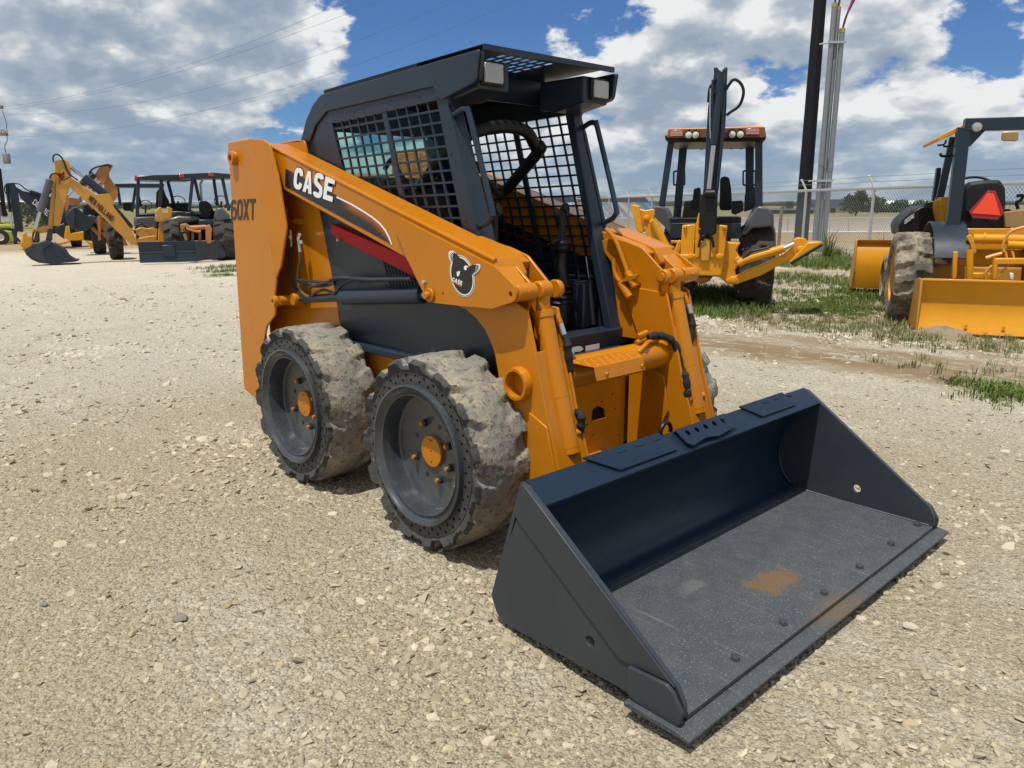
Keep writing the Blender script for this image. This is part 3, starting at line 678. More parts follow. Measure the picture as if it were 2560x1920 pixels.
        P(MB().cyl((xp, s*.3575, zp), (xp, s*.330, zp), .036, .033, n=28), 'pin_boss', OR, arm, bevel=.004)
        P(MB().cyl((xp, s*.330, zp), (xp, s*.322, zp), .019, n=20), 'pin_end', OR, arm, bevel=.002)
        P(MB().cyl((xp-.012, s*.52, zp), (xp+.042, s*.52, zp+.004), .0065, n=6), 'pin_bolt', OR, arm)
        # lower leg: outer curved web, inner web, front and back plates
        web = uy('T', -.52, [(1650, 790), (1800, 850), (1930, 960), (2060, 1130), (2150, 1330), (2200, 1480)])+uy('G', -.52, [(168, 960), (192, 1040)])+[(.80, .56), (.862, .42), (.90, .20), (.98, .12), (1.085, .14), (1.10, .24), (1.062, .40), (.985, .62), (.93, .83), (.885, .98), (.78, 1.03), (.50, 1.06)]
        hole = [circ(.852, .702, .052, 28)]
        P(MB().py(web, s*.508, s*.520, hole), 'leg_web', OR, arm, bevel=.004)
        web2 = [(.62, 1.00), (.72, .80), (.775, .62), (.86, .42), (.90, .20), (.98, .12), (1.085, .14), (1.10, .24), (1.062, .40), (.985, .62), (.93, .83), (.885, .98)]
        P(MB().py(web2, s*.345, s*.357), 'leg_web', OR, arm, bevel=.004)
        def strip(poly2, nm, w0, w1, tk=.010):
            mb = MB(); k = len(poly2)
            inn = []
            for i, p in enumerate(poly2):
                a = Vector(poly2[max(i-1, 0)]); b = Vector(poly2[min(i+1, k-1)]); n_ = Vector((-(b-a).y, (b-a).x)).normalized(); inn.append(tuple(Vector(p)+n_*tk))
            mb.py(list(poly2)+inn[::-1], w0, w1); P(mb, nm, OR, arm, bevel=.002)
        strip([(1.094, .24), (1.054, .40), (.977, .62), (.922, .83)], 'leg_front', s*.3575, s*.5075)
        strip([(.66, .92), (.73, .78), (.782, .62), (.868, .42), (.905, .22)], 'leg_back', s*.3575, s*.5075, -.01)
        P(MB().py([(.905, .60), (1.00, .56), (1.075, .30), (1.03, .16), (.94, .16), (.90, .34)], s*.5205, s*.529), 'leg_gusset', OR, arm, bevel=.003)
        P(MB().lathe([(.052, 0), (.052, -.055), (.061, -.055), (.066, -.030), (.066, 0)], (.852, s*.520-s*.0, .702), (0, -s, 0), 36, True) if False else MB().lathe([(.051, -.04), (.051, .034), (.062, .034), (.066, .018), (.066, 0), (.06, -.04)], (.852, s*.520, .702), (0, s, 0), 36, True), 'tube_collar', OR, arm, smooth=40)
        # bucket cylinder
        cy = .4215; ta, tb = Vector((.874, s*cy, .952)), Vector((1.024, s*cy, .438)); dv = (tb-ta).normalized()
        P(MB().cyl(ta, tb, .0385, n=32), 'bucket_cylinder', OR, arm, bevel=.003)
        P(MB().lathe([(.037, -.022), (.042, -.020), (.042, .006), (.037, .008)], ta, dv, 32, True), 'cylinder_collar', OR, arm)
        for q in (.62, .985): P(MB().lathe([(.0388, -.001), (.0393, -.001), (.0393, .003), (.0388, .003)], ta+dv*((tb-ta).length*q-.02), dv, 32, True), 'weld_ring', OR, arm)
        P(MB().prism(circ(0, 0, .036, 24), lambda a_, b_, t: (xp+a_, s*cy+t, zp+b_), -.030, .030), 'cylinder_eye', OR, arm, bevel=.006)
        tk = Vector((xp+.004, s*cy, zp-.01))
        P(MB().tube([tk, ta+dv*.005], [.026, .028], 14), 'cylinder_neck', OR, arm)
        P(MB().cyl(tb, tb+dv*.24, .017, n=20), 'cylinder_rod', MATS['steel'], arm)
        P(MB().cyl((1.090, s*.37, .21), (1.090, s*.475, .21), .03, n=20), 'rod_eye', OR, arm)
        pb = tb-dv*.075+Vector((.0, -s*.0, 0))
        P(MB().cyl(pb+Vector((.0, .035, 0)), pb+Vector((.012, .062, .0)), .015, n=14), 'port_fitting', OR, arm, bevel=.002)
        pt = ta+dv*.0+Vector((.012, .040, .012))
        P(MB().cyl(pt+Vector((0, -.02, .0)), pt+Vector((0, .018, 0)), .014, n=6), 'port_fitting', OR, arm, bevel=.002)
        P(MB().cyl(pt+Vector((0, .014, .004)), pt+Vector((.020, .020, -.042)), .0125, n=6), 'port_fitting', OR, arm, bevel=.002)
        P(MB().cyl(pt+Vector((.020, .020, -.042)), pt+Vector((.034, .026, -.085)), .0115, n=14), 'hose_ferrule', MATS['zinc'], arm)
        h0 = pt+Vector((.034, .026, -.085))
        if s < 0:
            hp_ = [h0, h0+Vector((.015, .004, -.04)), h0+Vector((.02, .012, -.14)), h0+Vector((.0, .02, -.21)), h0+Vector((.012, .02, -.30)), pb+Vector((.012, .064, .07)), pb+Vector((.012, .064, .0))]
        else:
            hp_ = [h0, h0+Vector((.012, .0, -.05)), h0+Vector((.01, -.02, -.15)), h0+Vector((-.04, -.06, -.21)), h0+Vector((-.09, -.10, -.20))]
        P(MB().tube(curve(hp_, 8), [.0115 if i < 6 else .0165+.0022*math.sin(i*1.7)+.001*math.sin(i*4.1) for i in range(len(curve(hp_, 8)))], 12), 'hose', MATS['sleeve'], arm)
        if s > 0:
            pc = pb+Vector((.0, -.040, .0))
            P(MB().cyl(pb+Vector((0, -.02, 0)), pb+Vector((.01, -.065, 0)), .016, n=16), 'port_fitting', OR, arm, bevel=.003)
            c0 = Vector((.875, .235, .790))
            hh = curve([c0, c0+Vector((.02, .05, .008)), c0+Vector((.06, .115, -.03)), c0+Vector((.085, .135, -.14)), pb+Vector((-.005, -.062, .10)), pb+Vector((.008, -.062, .015))], 8)
            P(MB().tube(hh, [.0165+.002*math.sin(i*1.5)+.001*math.sin(i*3.7) for i in range(len(hh))], 12), 'hose', MATS['sleeve'], arm)
            P(MB().cyl(pb+Vector((.006, -.062, .05)), pb+Vector((.008, -.062, .01)), .013, n=14), 'hose_ferrule', MATS['zinc'], arm)
            # fittings on the cross tube and coupler pipes inside the arm
            for q in range(2):
                P(MB().cyl((.865, .165+q*.01, .775+q*.028), (.868, .225+q*.01, .785+q*.03), .013, n=6), 'pipe_fitting', OR, arm, bevel=.002)
            P(MB().tube(curve([(.90, .14, .742), (.905, .17, .765), (.89, .22, .775), (.88, .30, .772)], 6), .010, 8), 'pipe', OR, arm)
            yv = .335
            def q3(k, u, v, y=yv): return hit(k, u, v, 1, y)
            P(MB().tube(curve([q3('V', -220, 60), q3('V', -110, 190), q3('V', 0, 470), q3('V', 40, 590)], 6), .0105, 10), 'pipe', OR, arm)
            P(MB().tube(curve([q3('S', 945, 420), q3('S', 955, 560), q3('S', 980, 640), q3('S', 1020, 700)], 6), .0105, 10), 'pipe', OR, arm)
            P(MB().cyl(q3('V', 40, 590), q3('V', 145, 770), .019, .021, 14), 'coupler', OR, arm, bevel=.003)
            P(MB().cyl(q3('S', 1030, 710), q3('S', 1150, 900), .021, .023, 14), 'coupler', OR, arm, bevel=.003)
            bk_ = [q3('V', 0, 700, .345), q3('V', 70, 620, .345), q3('V', 195, 610, .345), q3('V', 175, 650, .345)]
            P(MB().add([tuple(p) for p in bk_]+[tuple(p+np.array([.004, -.03, -.004])) for p in bk_], [(0,1,2,3),(4,5,6,7),(0,1,5,4),(1,2,6,5),(2,3,7,6),(3,0,4,7)]), 'coupler_bracket', OR, arm)
        # lift cylinder with its pipes and the red safety bar
        P(MB().cyl((-.43, s*.515, .925), (.235, s*.515, .988), .038, n=28), 'lift_cylinder', SL, arm, bevel=.006)
        P(MB().cyl((.235, s*.515, .988), (.32, s*.515, .997), .02, n=16), 'lift_rod', MATS['steel'], arm)
        P(MB().cyl((-.90, s*.515, .873), (-.43, s*.515, .925), .022, n=20), 'cylinder_tail', SL, arm, bevel=.004)
        for q, (dz, dy) in enumerate(((.062, .0), (.075, .018))):
            P(MB().tube(curve([(-.80+.1*q, s*(.53+dy), .955), (-.62, s*(.53+dy), .935+dz*.5), (-.52, s*(.53+dy), .92+dz), (-.40, s*(.53+dy), .995+dz*.4), (-.15, s*(.53+dy), 1.010+dz*.3), (.20, s*(.53+dy), 1.035+dz*.3)], 6), .008, 8), 'cylinder_pipe', MATS['slate_flat'], arm)
        P(MB().tube([(-.84, s*.545, .985), (-.45, s*.545, .992)], .008, 8), 'cylinder_pipe', MATS['slate_flat'], arm)
        if s < 0:
            for pts, rr, mt, nm in (([(285, 800), (268, 1000), (262, 1190), (320, 1390), (430, 1520), (560, 1580), (800, 1585), (930, 1560)], .0085, 'rubber_hose', 'hose'), ([(418, 880), (412, 1050), (385, 1200), (398, 1370), (465, 1500), (560, 1560)], .0085, 'olive_hose', 'hose'), ([(272, 560), (275, 650), (285, 810)], .0075, 'zinc', 'hose_fitting'), ([(410, 625), (392, 680), (405, 780), (418, 890)], .0095, 'zinc', 'hose_fitting'), ([(540, 1570), (640, 1500), (760, 1450), (870, 1480), (930, 1500), (1050, 1360), (1230, 1285), (1420, 1285)], .0075, 'slate_flat', 'cylinder_pipe')):
                P(MB().tube(curve([tuple(hit('R', u, v, 1, -.53)) for u, v in pts], 6), rr, 10), nm, MATS[mt], arm)
            for (u0, v0, u1, v1, rr) in ((250, 640, 250, 690, .013), (400, 720, 405, 770, .014)): P(MB().cyl(tuple(hit('R', u0+22, v0, 1, -.53)), tuple(hit('R', u1+25, v1, 1, -.53)), rr, n=6), 'hose_nut', MATS['zinc'], arm)
            P(MB().tube(curve([tuple(hit('R', u, v, 1, -.50)) for u, v in ((95, 160), (140, 150), (180, 210), (205, 320), (225, 380), (270, 420), (345, 432))], 5), .009, 8), 'pipe', OR, arm)
            P(MB().cyl(tuple(hit('R', 190, 250, 1, -.50)), tuple(hit('R', 205, 320, 1, -.50)), .016, n=8), 'pipe_fitting', OR, arm)
            P(MB().cyl(tuple(hit('R', 340, 432, 1, -.49)), tuple(hit('R', 480, 440, 1, -.475)), .018, n=8), 'pipe_fitting', OR, arm)
        rb = uy('B', -.50, [(740, 1270), (742, 1335), (790, 1372), (1260, 1610), (1335, 1655), (1300, 1590), (1268, 1500)])
        P(MB().py(rb, s*.480, s*.502), 'safety_bar', MATS['red'], arm, bevel=.003)
        P(MB().py([(rb[0][0], rb[0][1]-.006), (rb[6][0], rb[6][1]-.006), (rb[6][0], rb[6][1]), (rb[0][0], rb[0][1])], s*.42, s*.48), 'safety_bar_flange', MATS['red'], arm, bevel=.002)
        bb = hit('B', 800, 1382, 1, -.505); P(MB().cyl((bb[0], s*.502, bb[2]), (bb[0], s*.520, bb[2]), .010, n=6), 'safety_pin', MATS['brass'], arm)
        pbx = hit('T', 1310, 650, 1, -.58)
        P(MB().cyl((pbx[0], s*.581, pbx[2]), (pbx[0], s*.592, pbx[2]), .030, n=24), 'pin_flange', OR, arm, bevel=.004)
        P(MB().cyl((pbx[0], s*.592, pbx[2]), (pbx[0], s*.612, pbx[2]), .016, n=20), 'pin_head', OR, arm, bevel=.003)
        pk = hit('T', 1235, 475, 1, -.58); P(MB().cyl((pk[0], s*.581, pk[2]), (pk[0], s*.595, pk[2]), .0085, n=12), 'keeper_bolt', MATS['zinc'], arm, bevel=.001)
        if s < 0: decals(arm)
    # cross tube, step plate
    P(MB().cyl((.852, -.507, .702), (.852, .507, .702), .0655, n=40), 'cross_tube', OR)
    zs = .760; q = [hit('G', u, v, 2, zs) for u, v in ((600, 822), (930, 748), (1012, 792), (750, 850))]
    x0, x1, ya, yb = .895, 1.03, -.30, .0
    stp = MB(); stp.box((x0, ya, zs-.004), (x1, yb, zs)); stp.py([(x1-.004, zs-.004), (x1, zs), (x1+.014, zs-.055), (x1+.010, zs-.055)], ya, yb); stp.box((x0-.0, ya, zs-.05), (x0+.004, yb, zs-.0045))
    P(stp, 'step_plate', OR, bevel=.002)
    for i in range(4):
        for j in range(8):
            P(MB().lathe([(.0075, 0), (.005, .004), (.002, .004), (.0018, -.001)], (x0+.022+i*.029, ya+.03+j*.042+.02*(i % 2), zs), (0, 0, 1), 10), 'step_stud', OR)
    for y in (-.24, -.02): P(MB().cyl((x1+.008, y, zs-.035), (x1+.018, y, zs-.036), .008, n=6), 'step_bolt', OR)
    for s in (-1, 1):
        P(MB().py([(.70, .66), (.80, .66), (.90, .60), (.93, .45), (.86, .30), (.70, .20)], s*.330, s*.3395), 'frame_cheek', OR, bevel=.003)
    P(MB().box((.677, .02, .225), (.76, .16, .24)), 'front_ledge', OR, bevel=.003)
    text60(root)
    cab(root)
    return root
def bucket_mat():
    m, t, b = newmat('bucket_paint_shaded'); p = t.pos(); sx = t('ShaderNodeSeparateXYZ'); t.l.new(p, sx.inputs[0])
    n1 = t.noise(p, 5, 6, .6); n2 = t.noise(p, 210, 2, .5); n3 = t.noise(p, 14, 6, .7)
    c = t.mix(n1, (.007, .017, .034), (.013, .027, .048))  # navy base darkened, painting in the shade inside the bucket
    # scuffed floor, its base also painted paler as if lit: fine pale specks, a rust patch and dust where loads have slid
    flo = t.math('MULTIPLY', t.ramp(sx.outputs[2], .040, .028), t.ramp(sx.outputs[0], 1.26, 1.33))
    c = t.mix(t.math('MULTIPLY', flo, t.ramp(n3, .35, .7, .50, .70)), c, (.090, .097, .096))
    c = t.mix(t.math('MULTIPLY', flo, t.ramp(n2, .62, .70)), c, (.19, .20, .205))
    sv = t('ShaderNodeCombineXYZ'); t.set(sv.inputs[0], t.math('MULTIPLY', sx.outputs[0], 3.0)); t.set(sv.inputs[1], t.math('MULTIPLY', sx.outputs[1], 70.0)); t.set(sv.inputs[2], t.math('MULTIPLY', sx.outputs[2], 3.0))
    scr = t.noise(sv.outputs[0], 1.0, 5, .65); c = t.mix(t.math('MULTIPLY', t.math('MULTIPLY', flo, t.ramp(scr, .56, .68)), t.ramp(n1, .40, .62, .0, .55)), c, (.15, .155, .155))
    def blob(x, y, rx, ry, lo=1.35, hi=.35):
        a = t.math('MULTIPLY', t.math('SUBTRACT', sx.outputs[0], x), 1/rx); q = t.math('MULTIPLY', t.math('SUBTRACT', sx.outputs[1], y), 1/ry)
        r2 = t.math('SQRT', t.math('ADD', t.math('MULTIPLY', a, a), t.math('MULTIPLY', q, q)))
        r2 = t.math('ADD', r2, t.math('MULTIPLY', t.math('SUBTRACT', n3, .5), 3.2)); return t.ramp(r2, lo, hi)
    rc = hit('H', 1290, 900, 2, .022)
    rust = t.math('MULTIPLY', blob(rc[0], rc[1], .075, .14, 1.2, .65), flo); c = t.mix(t.math('MULTIPLY', rust, t.ramp(n2, .3, .6, .45, .8)), c, (.165, .095, .035))
    rc2 = hit('H', 1580, 1030, 2, .0); c = t.mix(t.math('MULTIPLY', blob(rc2[0], rc2[1], .05, .16), .55), c, (.15, .09, .045))
    rc3 = hit('H', 940, 930, 2, .022); c = t.mix(t.math('MULTIPLY', t.math('MULTIPLY', blob(rc3[0], rc3[1], .035, .07, 1.2, .6), flo), .5), c, (.14, .14, .135))
    rough = t.math('ADD', t.math('MULTIPLY', n1, .25), t.math('ADD', .18, t.math('MULTIPLY', flo, .18)))
    t.set(b.inputs['Base Color'], c); t.set(b.inputs['Roughness'], rough); b.inputs['Specular IOR Level'].default_value = .27
    bn = t('ShaderNodeBump', i_Strength=.12, i_Distance=.01, i_Height=t.math('ADD', t.noise(p, 11, 5, .6), t.math('MULTIPLY', t.math('MULTIPLY', n2, flo), .3))); t.l.new(bn.outputs[0], b.inputs['Normal']); return m
def text60(root):
    y = -.6207
    q = [hit('W', u, v, 1, y) for u, v in ((122, 1590), (510, 1590), (122, 1240))]
    O = q[0]; U = (hit('W', 545, 1590, 1, y)-q[0])*np.array([1, 0, 1]); V = q[2]-q[0]
    text('model_lettering', '60XT', O, U, V, MATS['black_decal'], root, w=.27, gap=.10)
def decals(arm):
    y = -.5655
    def pl(poly, name, mat, dy, holes=()):
        MB().py(poly, y-dy, y-dy+.0006, holes).build(name, mat, arm)
    flag = uy('O', y, [(222, 140), (1055, 580), (1300, 700), (1500, 820), (1650, 920), (1770, 1020), (1850, 1120), (1920, 1250), (1965, 1385), (215, 430)])
    pl(flag, 'decal_flag', decal_fade(), .0010)
    o = [(1060, 590), (1300, 708), (1500, 828), (1650, 928), (1770, 1028), (1850, 1128), (1920, 1258), (1962, 1388)]
    i_ = [(1048, 612), (1285, 728), (1485, 846), (1635, 946), (1752, 1045), (1832, 1143), (1900, 1268), (1940, 1370)]
    pl(uy('O', y, o+i_[::-1]), 'decal_stripe', MATS['white_decal'], .0018)
    a = [np.array(hit('O', u, v, 1, y-.002)) for u, v in ((340, 470), (975, 770))]
    Od = hit('O', 352, 505, 1, y); base = hit('O', 940, 762, 1, y); 
    # the letters climb the arm: outline in black, face in white
    U = np.array([base[0]-Od[0]+.03, 0, (base[2]-Od[2])*.92]); V = hit('O', 845, 338, 1, y)-hit('O', 802, 690, 1, y)
    V = V*1.02
    O0 = hit('O', 350, 452, 1, y)
    text('lettering_outline', 'CASE', O0+np.array([0, -.0016, 0]), U, V, MATS['black_decal'], arm, w=.34, grow=.13, thick=.0006, gap=.12)
    text('lettering', 'CASE', O0+np.array([0, -.0028, 0]), U, V, MATS['white_decal'], arm, w=.34, thick=.0006, gap=.12)
    # round badge with the spread eagle
    y = -.5805; cx, cz = .586, 1.0955; rx, rz = .076, .080
    def ov(k, n=44): return [(cx+rx*k*math.cos(t)+.006*k*math.sin(t)*-1, cz+rz*k*math.sin(t)-.008*k*math.cos(t)) for t in [2*math.pi*i/n for i in range(n)]]
    pl(ov(1.0), 'badge', MATS['white_decal'], .0008); pl(ov(.965), 'badge', MATS['black_decal'], .0014); pl(ov(.93), 'badge', MATS['white_decal'], .0020); pl(ov(.86), 'badge', MATS['black_decal'], .0026)
    def nn(pts): return uy('N', y, pts)
    def feathers(base, tips):
        out = list(base)
        for i, tp in enumerate(tips):
            out.append(tp)
            if i < len(tips)-1:
                n_ = tips[i+1]; mx, my = (tp[0]+n_[0])/2, (tp[1]+n_[1])/2; bx = np.mean([q_[0] for q_ in base]); by = np.mean([q_[1] for q_ in base]); out.append((mx+(bx-mx)*.22, my+(by-my)*.22))
        return out
    w1 = ([(400, 690), (470, 625), (440, 560), (395, 470), (345, 415)], [(300, 382), (274, 384), (254, 396), (247, 418), (248, 444), (254, 470), (264, 498), (282, 528), (300, 560)])
    w2 = ([(440, 700), (470, 620), (520, 585), (575, 562)], [(622, 560), (654, 564), (664, 580), (662, 606), (652, 632), (634, 654), (612, 672), (588, 690)])
    for (b_, t_), c_ in ((w1, (330, 470)), (w2, (600, 615))):
        tp = [(c_[0]+(x_-c_[0])*1.16, c_[1]+(y_-c_[1])*1.16) for x_, y_ in t_]
        pl(nn([b_[-1]]+tp+[b_[0]]), 'badge_eagle', MATS['white_decal'], .0022)
        pl(nn(feathers(b_, t_)), 'badge_eagle', MATS['black_decal'], .0032)
    for (u, v, c_) in ((262, 392, w1), (252, 412, w1), (252, 436, w1), (258, 462, w1), (270, 492, w1), (648, 572, w2), (654, 594, w2), (648, 618, w2), (634, 642, w2)):
        bx, by = (350, 500) if c_ is w1 else (560, 625); du, dv = (bx-u)*.42, (by-v)*.42; L_ = math.hypot(du, dv); px_, py_ = -dv/L_*2.6, du/L_*2.6
        pl(nn([(u, v), (u+du+px_, v+dv+py_), (u+du-px_, v+dv-py_)]), 'badge_eagle', MATS['white_decal'], .0037)
    pl(nn([(450, 590), (475, 570), (498, 580), (515, 592), (492, 604), (482, 640), (455, 630)]), 'badge_eagle', MATS['white_decal'], .0038)
    pl(nn([(352, 660), (398, 648), (390, 700), (370, 725), (355, 715)]), 'badge_eagle', MATS['white_decal'], .0038)
    q = [hit('N', u, v, 1, y) for u, v in ((290, 785), (425, 845), (300, 735))]
    text('badge_lettering', 'CASE', q[0]+np.array([0, -.0038, 0]), q[1]-q[0], (q[2]-q[0])*1.0, MATS['white_decal'], arm, w=.32, thick=.0005)
    pl(nn([(285, 792), (300, 775), (425, 845), (418, 872)]), 'badge_bar', MATS['orange'], .0036)
def decal_fade():
    m, t, b = newmat('decal_fade'); p = t.pos(); s = t('ShaderNodeSeparateXYZ'); t.l.new(p, s.inputs[0])
    # printed fade: black below, orange glow under the stripe
    line = t.math('ADD', t.math('MULTIPLY', s.outputs[0], -.285), 1.300)
    x2 = t.math('MULTIPLY', t.math('MULTIPLY', t.math('MAXIMUM', t.math('ADD', s.outputs[0], .12), 0.0), t.math('ADD', s.outputs[0], .12)), -1.2)
    d = t.math('SUBTRACT', t.math('ADD', line, x2), s.outputs[2])
    f = t.math('MULTIPLY', t.ramp(d, .045, -.010), t.ramp(s.outputs[0], -.34, -.20))
    t.set(b.inputs['Base Color'], t.mix(f, (.010, .008, .009), (.42, .11, .015))); b.inputs['Roughness'].default_value = .3; return m

def cab(root):
    SL, BK = MATS['slate'], MATS['black']
    cb = empty('cab', (0, 0, 0), 0, root)
    def P(mb, name, mat, parent=cb, **k): return mb.build(name, mat, parent, **k)
    pf = lambda z: .325+.318*(1.731-z)                      # front line of the posts
    for s in (-1, 1):
        out = [(.520, 1.945), (.502, 1.838), (.292, 1.790), (pf(1.70), 1.70), (pf(.76), .76), (-.60, .76), (-.70, 1.20), (-.790, 1.575), (-.905, 1.640), (-.947, 1.706), (-.885, 1.800), (-.800, 1.868), (-.702, 1.908)]
        out = fillet(out, [.012, .03, .03, .02, 0, 0, 0, .02, .02, .02, .05, .06, .03], 4)
        win = [(-.626, 1.765), (.231, 1.791), (.492, .900), (-.33, .900), (-.455, 1.47), (-.540, 1.52)]
        dots = [circ(*q, .005, 8) for q in uy('B', -.41, [(845, 513), (902, 500), (963, 486), (1352, 396)])]+[circ(*q, .006, 8) for q in uy('c', -.41, [(198, 358), (212, 640), (369, 1375)])]
        P(MB().py(out, s*.392, s*.410, [win]), 'side_frame', SL)
        for c_ in dots:
            P(MB().py(c_, s*.4098, s*.4108), 'bolt_hole', BK)
        # pressed outline of the roof rail standing proud of the panel
        rail = uy('B', -.412, [(1775, 62), (1755, 285), (1520, 410), (1480, 400), (1455, 322), (715, 495), (640, 590), (602, 700), (540, 690), (575, 560), (620, 450), (680, 378)])
        rail = fillet(rail, [.01, .03, .02, .02, .01, .05, .05, 0, 0, .05, .05, .03], 4)
        P(MB().py(rail, s*.4105, s*.420), 'roof_rail', SL, bevel=.004)
        # welded mesh over the window
        g = MB(); k = .297; zt = 1.80; zb = .895; y0, y1 = s*.396, s*.405; w = .0045
        def inside(a, z):
            left = -.63 if z > 1.765 else (-.626+(1.765-z)*.351 if z > 1.52 else (-.540+(1.52-z)*.2 if z > 1.47 else -.53))
            return a > left-.01
        for x in [-.549, -.477, -.405, -.332, -.259, -.075, .000, .079, .157]:
            zz = zt
            lo = zb if x+(1.78-1.2)*k > -.40 else 1.50
            pts = [(x-w, 1.79), (x+w, 1.79), (x+w+(1.79-lo)*k, lo), (x-w+(1.79-lo)*k, lo)]
            g.py(pts, y0, y1)
        lo = zb; g.py([(-.188, 1.79), (-.151, 1.79), (-.151+(1.79-lo)*k, lo), (-.188+(1.79-lo)*k, lo)], y0+s*.001, y1+s*.002)
        z = 1.747; i = 0
        while z > .91:
            x_l = -.626+(1.765-z)*.33 if z > 1.5 else -.46+(1.5-z)*.22
            x_r = .231+(1.791-z)*.295
            g.py([(x_l-.01, z-.010-w), (x_r+.01, z+.004-w), (x_r+.01, z+.004+w), (x_l-.01, z-.010+w)], y0+s*.0012, y1+s*.0012); z -= .0487
        P(g, 'window_mesh', SL)
        # front post
        po = MB()
        v = []
        for z in (1.80, .76):
            wi = .052 if z > 1.5 else .105
            v += [(pf(z)-.05, s*.391, z), (pf(z)-.002, s*.391, z), (pf(z)-.002, s*(.392-wi), z), (pf(z)-.05, s*(.392-wi), z)]
        po.add(v, [(0,1,2,3),(4,5,6,7),(0,1,5,4),(1,2,6,5),(2,3,7,6),(3,0,4,7)])
        P(po, 'post', SL, bevel=.006)
        # grab handle
        hp = [(.318, s*.394, 1.722), (.372, s*.392, 1.742), (.405, s*.391, 1.738), (.420, s*.391, 1.715), (.545, s*.389, 1.355), (.546, s*.389, 1.325), (.525, s*.388, 1.300), (.462, s*.388, 1.276)]
        P(MB().tube(curve(hp, 6), .0125, 12), 'grab_handle', SL, cb)
        # light box with lens
        lb = MB().py(fillet([(.475, 1.925), (.478, 1.812), (.300, 1.783), (.20, 1.80), (.20, 1.925)], [0, .01, .01, 0, 0], 3), s*.225, s*.391); P(lb, 'light_box', SL, bevel=.008)
        P(MB().px(fillet([(s*.262, 1.826), (s*.385, 1.826), (s*.385, 1.920), (s*.262, 1.920)], .008, 3), .472, .492), 'lamp_bezel', BK, bevel=.004)
        P(MB().px(fillet([(s*.275, 1.836), (s*.375, 1.836), (s*.375, 1.911), (s*.275, 1.911)], .008, 3), .490, .499), 'lamp_lens', MATS['lens'], bevel=.004)
    # roof with the slotted skylight in front
    slots = []
    for i in range(5):
        for j in range(7):
            x = .165+i*.066; y = -.188+j*.046; slots.append([(x, y-.0125), (x+.048, y-.0125), (x+.048, y+.0125), (x, y+.0125)])
    rf = lambda a, b, t: (a, b, 1.906+(a+.70)*.033+t-.010*math.cos(b*3.7)*0)
    P(MB().prism([(-.72, -.391), (.515, -.391), (.515, .391), (-.72, .391)], rf, .024, .0258, slots), 'roof', SL, bevel=0)
    P(MB().prism([(.505, -.391), (.515, -.391), (.515, .391), (.505, .391)], rf, .004, .0235), 'roof_lip', SL)
    P(MB().prism([(.06, -.391), (.07, -.391), (.07, .391), (.06, .391)], rf, -.09, .0235), 'roof_beam', SL)
    P(MB().prism([(-.72, -.390), (.06, -.390), (.06, .390), (-.72, .390)], rf, -.035, .0235), 'headliner', BK)
    # rear wall with tinted window
    rw = lambda a, b, t: (-.70-.10*(b-1.2)+t, a, b)
    P(MB().prism([(-.391, .80), (.391, .80), (.391, 1.90), (-.391, 1.90)], rw, -.02, 0, [fillet([(-.33, 1.12), (.33, 1.12), (.33, 1.74), (-.33, 1.74)], .04, 4)]), 'rear_wall', SL, bevel=.003)
    P(MB().prism([(-.34, 1.11), (.34, 1.11), (.34, 1.75), (-.34, 1.75)], rw, -.012, -.006), 'rear_window', glass('tinted_glass', (.62, .80, .74)))
    # floor, front sill with lettering, foot box
    P(MB().box((-.70, -.391, .755), (.56, .391, .775)), 'floor', BK)
    xs = .632
    P(MB().box((.535, -.385, .715), (xs, .385, .797)), 'sill', SL, bevel=.008)
    P(MB().box((.600, -.335, .56), (.655, .335, .716)), 'front_skirt', SL, bevel=.004)
    a = hit('S', 770, 1490, 0, xs); e_ = hit('S', 770, 1620, 0, xs)
    text('sill_lettering', 'CASE', (xs+.001, a[1]-.42, a[2]-.092), (0, .42, 0), (0, 0, .105), MATS['white_decal'], cb, w=.34, thick=.0006)
    P(MB().box((.10, -.385, .776), (.14, .385, .98)), 'foot_wall', BK)
    # seat
    st = MB(); st.py(fillet([(-.45, .95), (.02, .98), (.04, 1.06), (-.42, 1.04)], .03, 3), -.22, .22); P(st, 'seat_cushion', MATS['vinyl'], bevel=.02)
    P(MB().py(fillet([(-.48, 1.02), (-.38, 1.02), (-.48, 1.45), (-.56, 1.45)], .03, 3), -.21, .21), 'seat_back', MATS['vinyl'], bevel=.02)
    P(MB().box((-.45, -.20, .776), (-.02, .20, .95)), 'seat_base', BK)
    # padded lap bar
    yb = .27
    q = lambda k, u, v, y: Vector(hit(k, u, v, 1, y))
    c1 = q('C', 985, 880, yb); c2 = q('C', 720, 1195, yb); c0 = q('C', 800, 715, .05)
    near = [Vector((p.x, -p.y, p.z)) for p in (c1, c2)]
    pad = curve([near[1], near[0], Vector((c0.x, -.10, c0.z+.0)), Vector((c0.x, .10, c0.z)), c1+Vector((.0, -.03, .02)), c1, c2], 8)
    P(MB().tube(pad, .029, 14), 'lap_bar', MATS['black'])
    for s in (-1, 1):
        b0 = Vector((c2.x, s*yb, c2.z)); t1 = q('C', 480, 985, yb)
        P(MB().tube(curve([b0, b0+Vector((-.03, 0, -.035)), b0+Vector((-.07, 0, -.02)), Vector((t1.x+.03, s*yb, t1.z-.03)), Vector((t1.x, s*yb, t1.z)), Vector((t1.x-.06, s*yb, t1.z-.04))], 6), .012, 10), 'lap_bar_arm', MATS['rubber_hose'])
